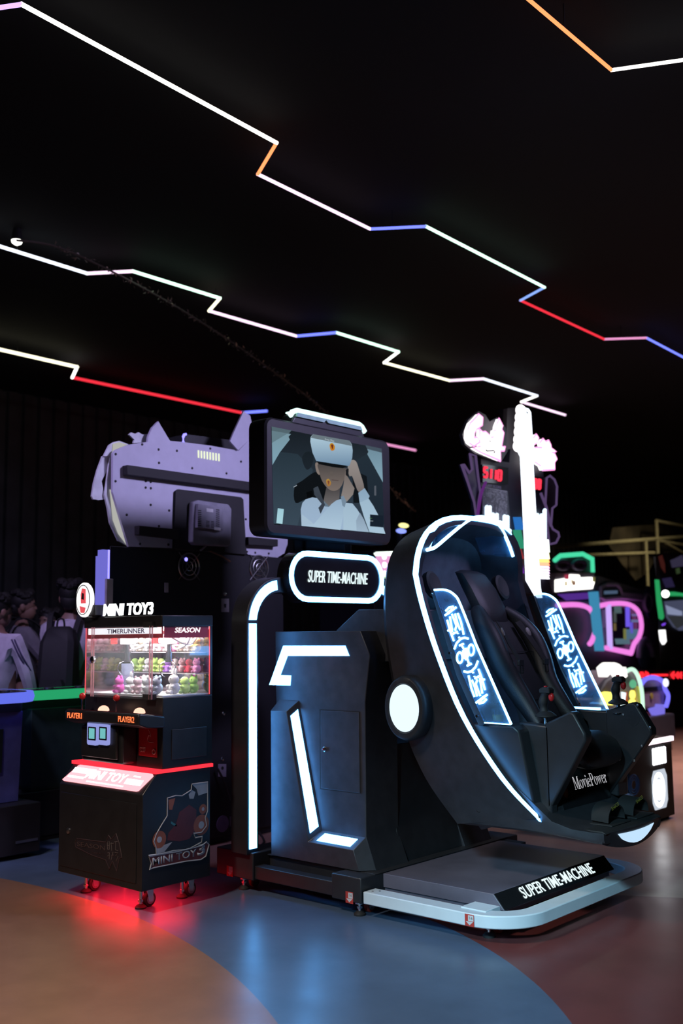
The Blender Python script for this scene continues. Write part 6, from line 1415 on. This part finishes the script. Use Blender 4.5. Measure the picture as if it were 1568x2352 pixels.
# kiddie rides
KY = 1.6
Ky = lambda x, y, e=0.0: ony(ve(x, y), KY-e)
kd = thing('kiddie_ride', 'yellow kiddie ride car with a green and white light arch behind the right armrest', 'kiddie ride', (Ky(300, 700).x, KY+.4, 0))
k = MB(); kx0, kx1 = Ky(40, 600).x, Ky(545, 600).x
k.box(kx0, kx1, KY+.02, KY+.7, .12, Ky(300, 720).z+.1); k.box(kx0+.1, kx1-.1, KY+.1, KY+.6, 0, .12); kb = k.build('car_base', pm('ride_white', (.35, .35, .38), .4), kd, .03)
k = MB(); k.slab([Ky(*p) for p in ((60, 540), (120, 420), (200, 350), (330, 340), (430, 310), (490, 370), (530, 560), (545, 800), (60, 800))], (0, .5, 0)); kp = k.build('car_body', pm('ride_purple_grey', (.12, .10, .14), .4), kd, .02)
MB().slab([Ky(*p, .01) for p in ((455, 480), (505, 500), (525, 660), (530, 780), (420, 800), (440, 600))], (0, .01, 0)).build('yellow_panel', pm('ride_yellow', (.62, .50, .03), .4), kp, smooth=False)
MB().tube(smoothpath([Ky(*p, .04) for p in ((330, 330), (390, 296), (440, 305), (490, 390), (525, 530), (538, 670), (540, 780))], 4), .022, 8, up=(0, 1, 0)).build('arch_light', em('arch_green_white', (.60, .95, .72), 1.2), kp)
MB().sweep(smoothpath([Ky(*p, .06) for p in ((60, 330), (130, 272), (210, 290), (260, 340), (300, 320))], 5), [(-.05, -.05), (.05, -.05), (.05, .05), (-.05, .05)], up=(0, 1, 0)).build('white_spoiler', em('spoiler_white', (1, .97, .92), 1.5), kp)
yl = em('lamp_yellow', (1.0, .88, .15), 1.6)
MB().slab([Ky(*p, .05) for p in ((70, 570), (120, 555), (190, 565), (200, 610), (190, 715), (70, 715))], (0, .03, 0)).build('yellow_lamp', yl, kp)
for c, r_ in (((408, 590), (26, 52)), ((405, 690), (35, 48))): MB().lathe(Ky(*c, .05), (0, -1, 0), [(1, 0), (1, .02), (.1, .03)], 20, ell=(abs(Ky(c[0]+r_[0], c[1]).x-Ky(*c).x), abs(Ky(c[0], c[1]+r_[1]).z-Ky(*c).z))).build('yellow_lamp', yl, kp)
MB().slab([Ky(*p, .06) for p in ((305, 560), (345, 570), (335, 660), (330, 745), (295, 740), (310, 650))], (0, .02, 0)).build('white_tube', em('tube_white', (.75, .95, 1), 1.5), kp, smooth=False)
MB().slab([Ky(*p, .05) for p in ((345, 620), (360, 560), (365, 680), (330, 720))], (0, .02, 0)).build('red_panel', pm('ride_red', (.5, .08, .03), .4), kp, smooth=False)
MB().ball(Ky(425, 465, .06), (.06, .03, .045), 10, 8).build('green_lamp', em('green_lamp', (.12, .45, .25), 1), kp)
K2 = 1.9
Kp = lambda x, y, e=0.0: ony(ve(x, y), K2-e)
kd2 = thing('kiddie_ride', 'purple kiddie ride car outlined in blue-violet light, right of the yellow one', 'kiddie ride', (Kp(680, 850).x, K2+.4, 0))
k = MB(); k.slab([Kp(*p) for p in ((525, 470), (570, 415), (640, 392), (720, 405), (790, 450), (805, 540), (800, 700), (640, 760), (540, 740))], (0, .7, 0)); kb2 = k.build('car_body', pm('ride_violet_grey', (.18, .13, .26), .4), kd2, .02)
bv = em('blue_violet_light', (.18, .16, 1.0), 1.3)
MB().tube(smoothpath([Kp(*p, .04) for p in ((520, 470), (570, 412), (640, 388), (720, 400), (785, 450), (800, 520), (835, 590), (835, 650), (812, 730))], 4), .026, 8, up=(0, 1, 0)).build('outline_light', bv, kb2)
MB().slab([Kp(*p, .02) for p in ((640, 750), (700, 735), (705, 700), (800, 705), (800, 815), (690, 835)) ], (0, .05, 0)).build('violet_step', em('violet_step', (.20, .17, .75), 1), kb2, smooth=False)
MB().ball(Kp(810, 450, .08), (.05, .03, .05), 12, 8).build('white_lamp', em('kid_lamp_white', (.85, .85, 1), 1.4), kb2)
MB().slab([Kp(*p, .01) for p in ((550, 510), (760, 490), (780, 540), (560, 560))], (0, .01, 0)).build('dark_band', M['gloss'], kb2, smooth=False)
MB().lathe(Kp(640, 605, .01), (0, -1, 0), [(.035, 0), (.035, .01), (.01, .01)], 14).build('yellow_badge', pm('badge_olive', (.28, .24, .05), .4), kb2)
zf_ = Kp(800, 815).z
k = MB(); k.box(Kp(560, 800).x, Kp(870, 800).x, K2-.05, K2+.7, .14, max(.2, zf_)); kbase = k.build('car_base', pm('ride_base_dark', (.03, .03, .05), .4), kd2, .02)
for x_ in (Kp(600, 850).x, Kp(850, 850).x):
    for y_ in (K2+.05, K2+.6): MB().cyl((x_, y_, 0), (x_, y_, .14), .06, n=14).build('foot', M['rubber'], kd2)
# machine with big bulbs glimpsed between the screen and the pod
W8 = crop(820, 1180, 8.711)
BY = 3.2
Pq = lambda x, y, e=0.0: ony(W8(x, y), BY-e)
bm_ = thing('bulb_game', 'game with a pink lit panel of big white bulbs behind the ride', 'arcade game', (Pq(650, 1000).x, BY+.4, 0))
k = MB(); bx0, bx1 = Pq(390, 1000).x, Pq(1300, 1000).x
k.box(bx0, bx1, BY+.03, BY+.8, .06, Pq(600, 740).z); k.box(bx0+.05, bx1-.05, BY+.08, BY+.7, 0, .06); bb = k.build('cabinet', navy, bm_, .01)
k = MB(); k.slab([Pq(*p) for p in ((400, 820), (1300, 780), (1300, 1290), (500, 1290), (420, 1230))], (0, .02, 0)); bp_ = k.build('pink_panel', em('panel_pink', (.85, .38, .68), 1.0), bb, smooth=False)
MB().slab([Pq(*p, .03) for p in ((375, 790), (420, 765), (1300, 730), (1300, 830), (410, 840))], (0, .03, 0)).build('top_light', em('top_light_white', (.85, 1, .88), 2.2), bb, smooth=False)
MB().slab([Pq(*p, .03) for p in ((440, 1250), (1300, 1215), (1300, 1270), (500, 1290))], (0, .03, 0)).build('bottom_light', em('bottom_light_green', (.55, .9, .55), 1), bb, smooth=False)
for c in ((535, 860), (540, 1025), (545, 1200), (900, 840), (900, 1010), (900, 1190)): MB().lathe(Pq(*c, .02), (0, -1, 0), [(.030, 0), (.028, .012), (.016, .02), (.003, .022)], 18).build('bulb', em('bulb_big_white', (1, .98, .98), 2.5), bp_)
for px_, c, nm in (((930, 235), (1.0, .92, .35), 'yellow_lamp'), ((880, 345), (.25, .32, 1.0), 'blue_lamp')):
    q = ony(W8(*px_), BY+.3); MB().ball(q, (.085, .03, .028), 14, 8).build(nm, em(nm, c, 1.4), bm_)
q = ony(W8(930, 290), BY+.3); MB().box(q.x-.02, q.x+.02, BY+.34, BY+.38, 1.6, q.z+.02).build('lamp_mast', M['black'], bm_)
# pale tube frame of a climbing structure far right, with tarpaulin
TYf = 5.4
Tf = lambda x, y, e=0.0: ony(vb(x, y), TYf-e)
fr = thing('tube_frame', 'pale yellow tube frame of a play structure in the far right background', 'frame', (Tf(1280, 500).x, TYf, 0))
by = pm('beige_tube', (.40, .36, .22), .5)
def bar(a_, b_, r=.055): MB().tube([a_, b_], r*.6, 8, up=(0, 1, 0)).build('frame_tube', by, fr)
g_ = lambda p: V((p.x, p.y, 0))
A1, A2, A3 = Tf(1275, 125), Tf(1285, 495), Tf(1158, 350)
bar(g_(A1), A1); bar(A1, Tf(1700, 205)); bar(Tf(150, 410), Tf(1700, 290), .06); bar(g_(A3), Tf(1158, 345)); bar(Tf(400, 505), Tf(1250, 475), .05)
bar(Tf(1310, 345), Tf(1700, 410), .05); bar(Tf(1380, 370), Tf(1560, 470), .04); bar(g_(Tf(150, 410)), Tf(150, 410)); bar(g_(Tf(1700, 300)), Tf(1700, 205))
tp = MB(); tp.slab([Tf(*p, -.5) for p in ((800, 200), (1250, 165), (1700, 150), (1700, 470), (1300, 480), (1180, 700), (1050, 780), (900, 600), (760, 400))], (0, .02, 0))
tpo = tp.build('tarpaulin', pm('dark_tarp', (.075, .06, .04), .7, var=.8, scale=1.2), fr, smooth=False)
# dim festoon hanging across the hall, lamp spot, dangling lamp
GYr = 3.75
pts = [(38, 552), (128, 566), (250, 620), (380, 690), (470, 745), (560, 805), (650, 870), (735, 935), (830, 1030), (900, 1125), (950, 1172)]
P = [ony(p, GYr) for p in pts]
off_ = max(0, max(p.z for p in P)-(CEIL-.12))
fs_ = thing('festoon', 'dim tinsel garland hanging diagonally from the dark ceiling behind the screen', 'garland', tuple(P[2]))
Q = smoothpath([p for p in P], 8)
Q = [V((p.x, p.y, min(p.z, CEIL-.03))) for p in Q]
MB().tube(Q, .010, 6, up=(0, 1, 0)).build('garland_cord', pm('cord_brown', (.10, .075, .06), .6), fs_)
tm = pm('tinsel', (.30, .23, .19), .35, .4); random.seed(5)
k = MB()
for i in range(8, len(Q)-1):
    for j in range(5):
        c = lerp(Q[i], Q[i+1], j/5)+V((random.uniform(-.02, .02), random.uniform(-.03, .03), random.uniform(-.03, .03)))
        d = V((random.uniform(-1, 1), random.uniform(-1, 1), random.uniform(-1, 1)))*.022
        k.add([c-d, c+d, c+V((d.y, d.z, d.x))*.5], [(0, 1, 2)])
o = k.build('tinsel', tm, fs_, smooth=False); o['kind'] = 'stuff'
sl = ony((39, 546), 3.9)
lmp = thing('ceiling_spot', 'small round white lamp lit below the ceiling in the upper left', 'lamp', (sl.x, sl.y, min(sl.z, CEIL-.10)))
MB().cyl((sl.x, sl.y, CEIL), (sl.x, sl.y, min(sl.z, CEIL-.1)), .035, .05, n=16).build('lamp_housing', M['matte'], lmp)
MB().lathe((sl.x, sl.y, min(sl.z, CEIL-.1)), (0, 0, -1), [(.045, 0), (.04, .02), (.01, .04)], 16).build('lamp_lens', em('spot_white', (1, 1, .9), 4), lmp)
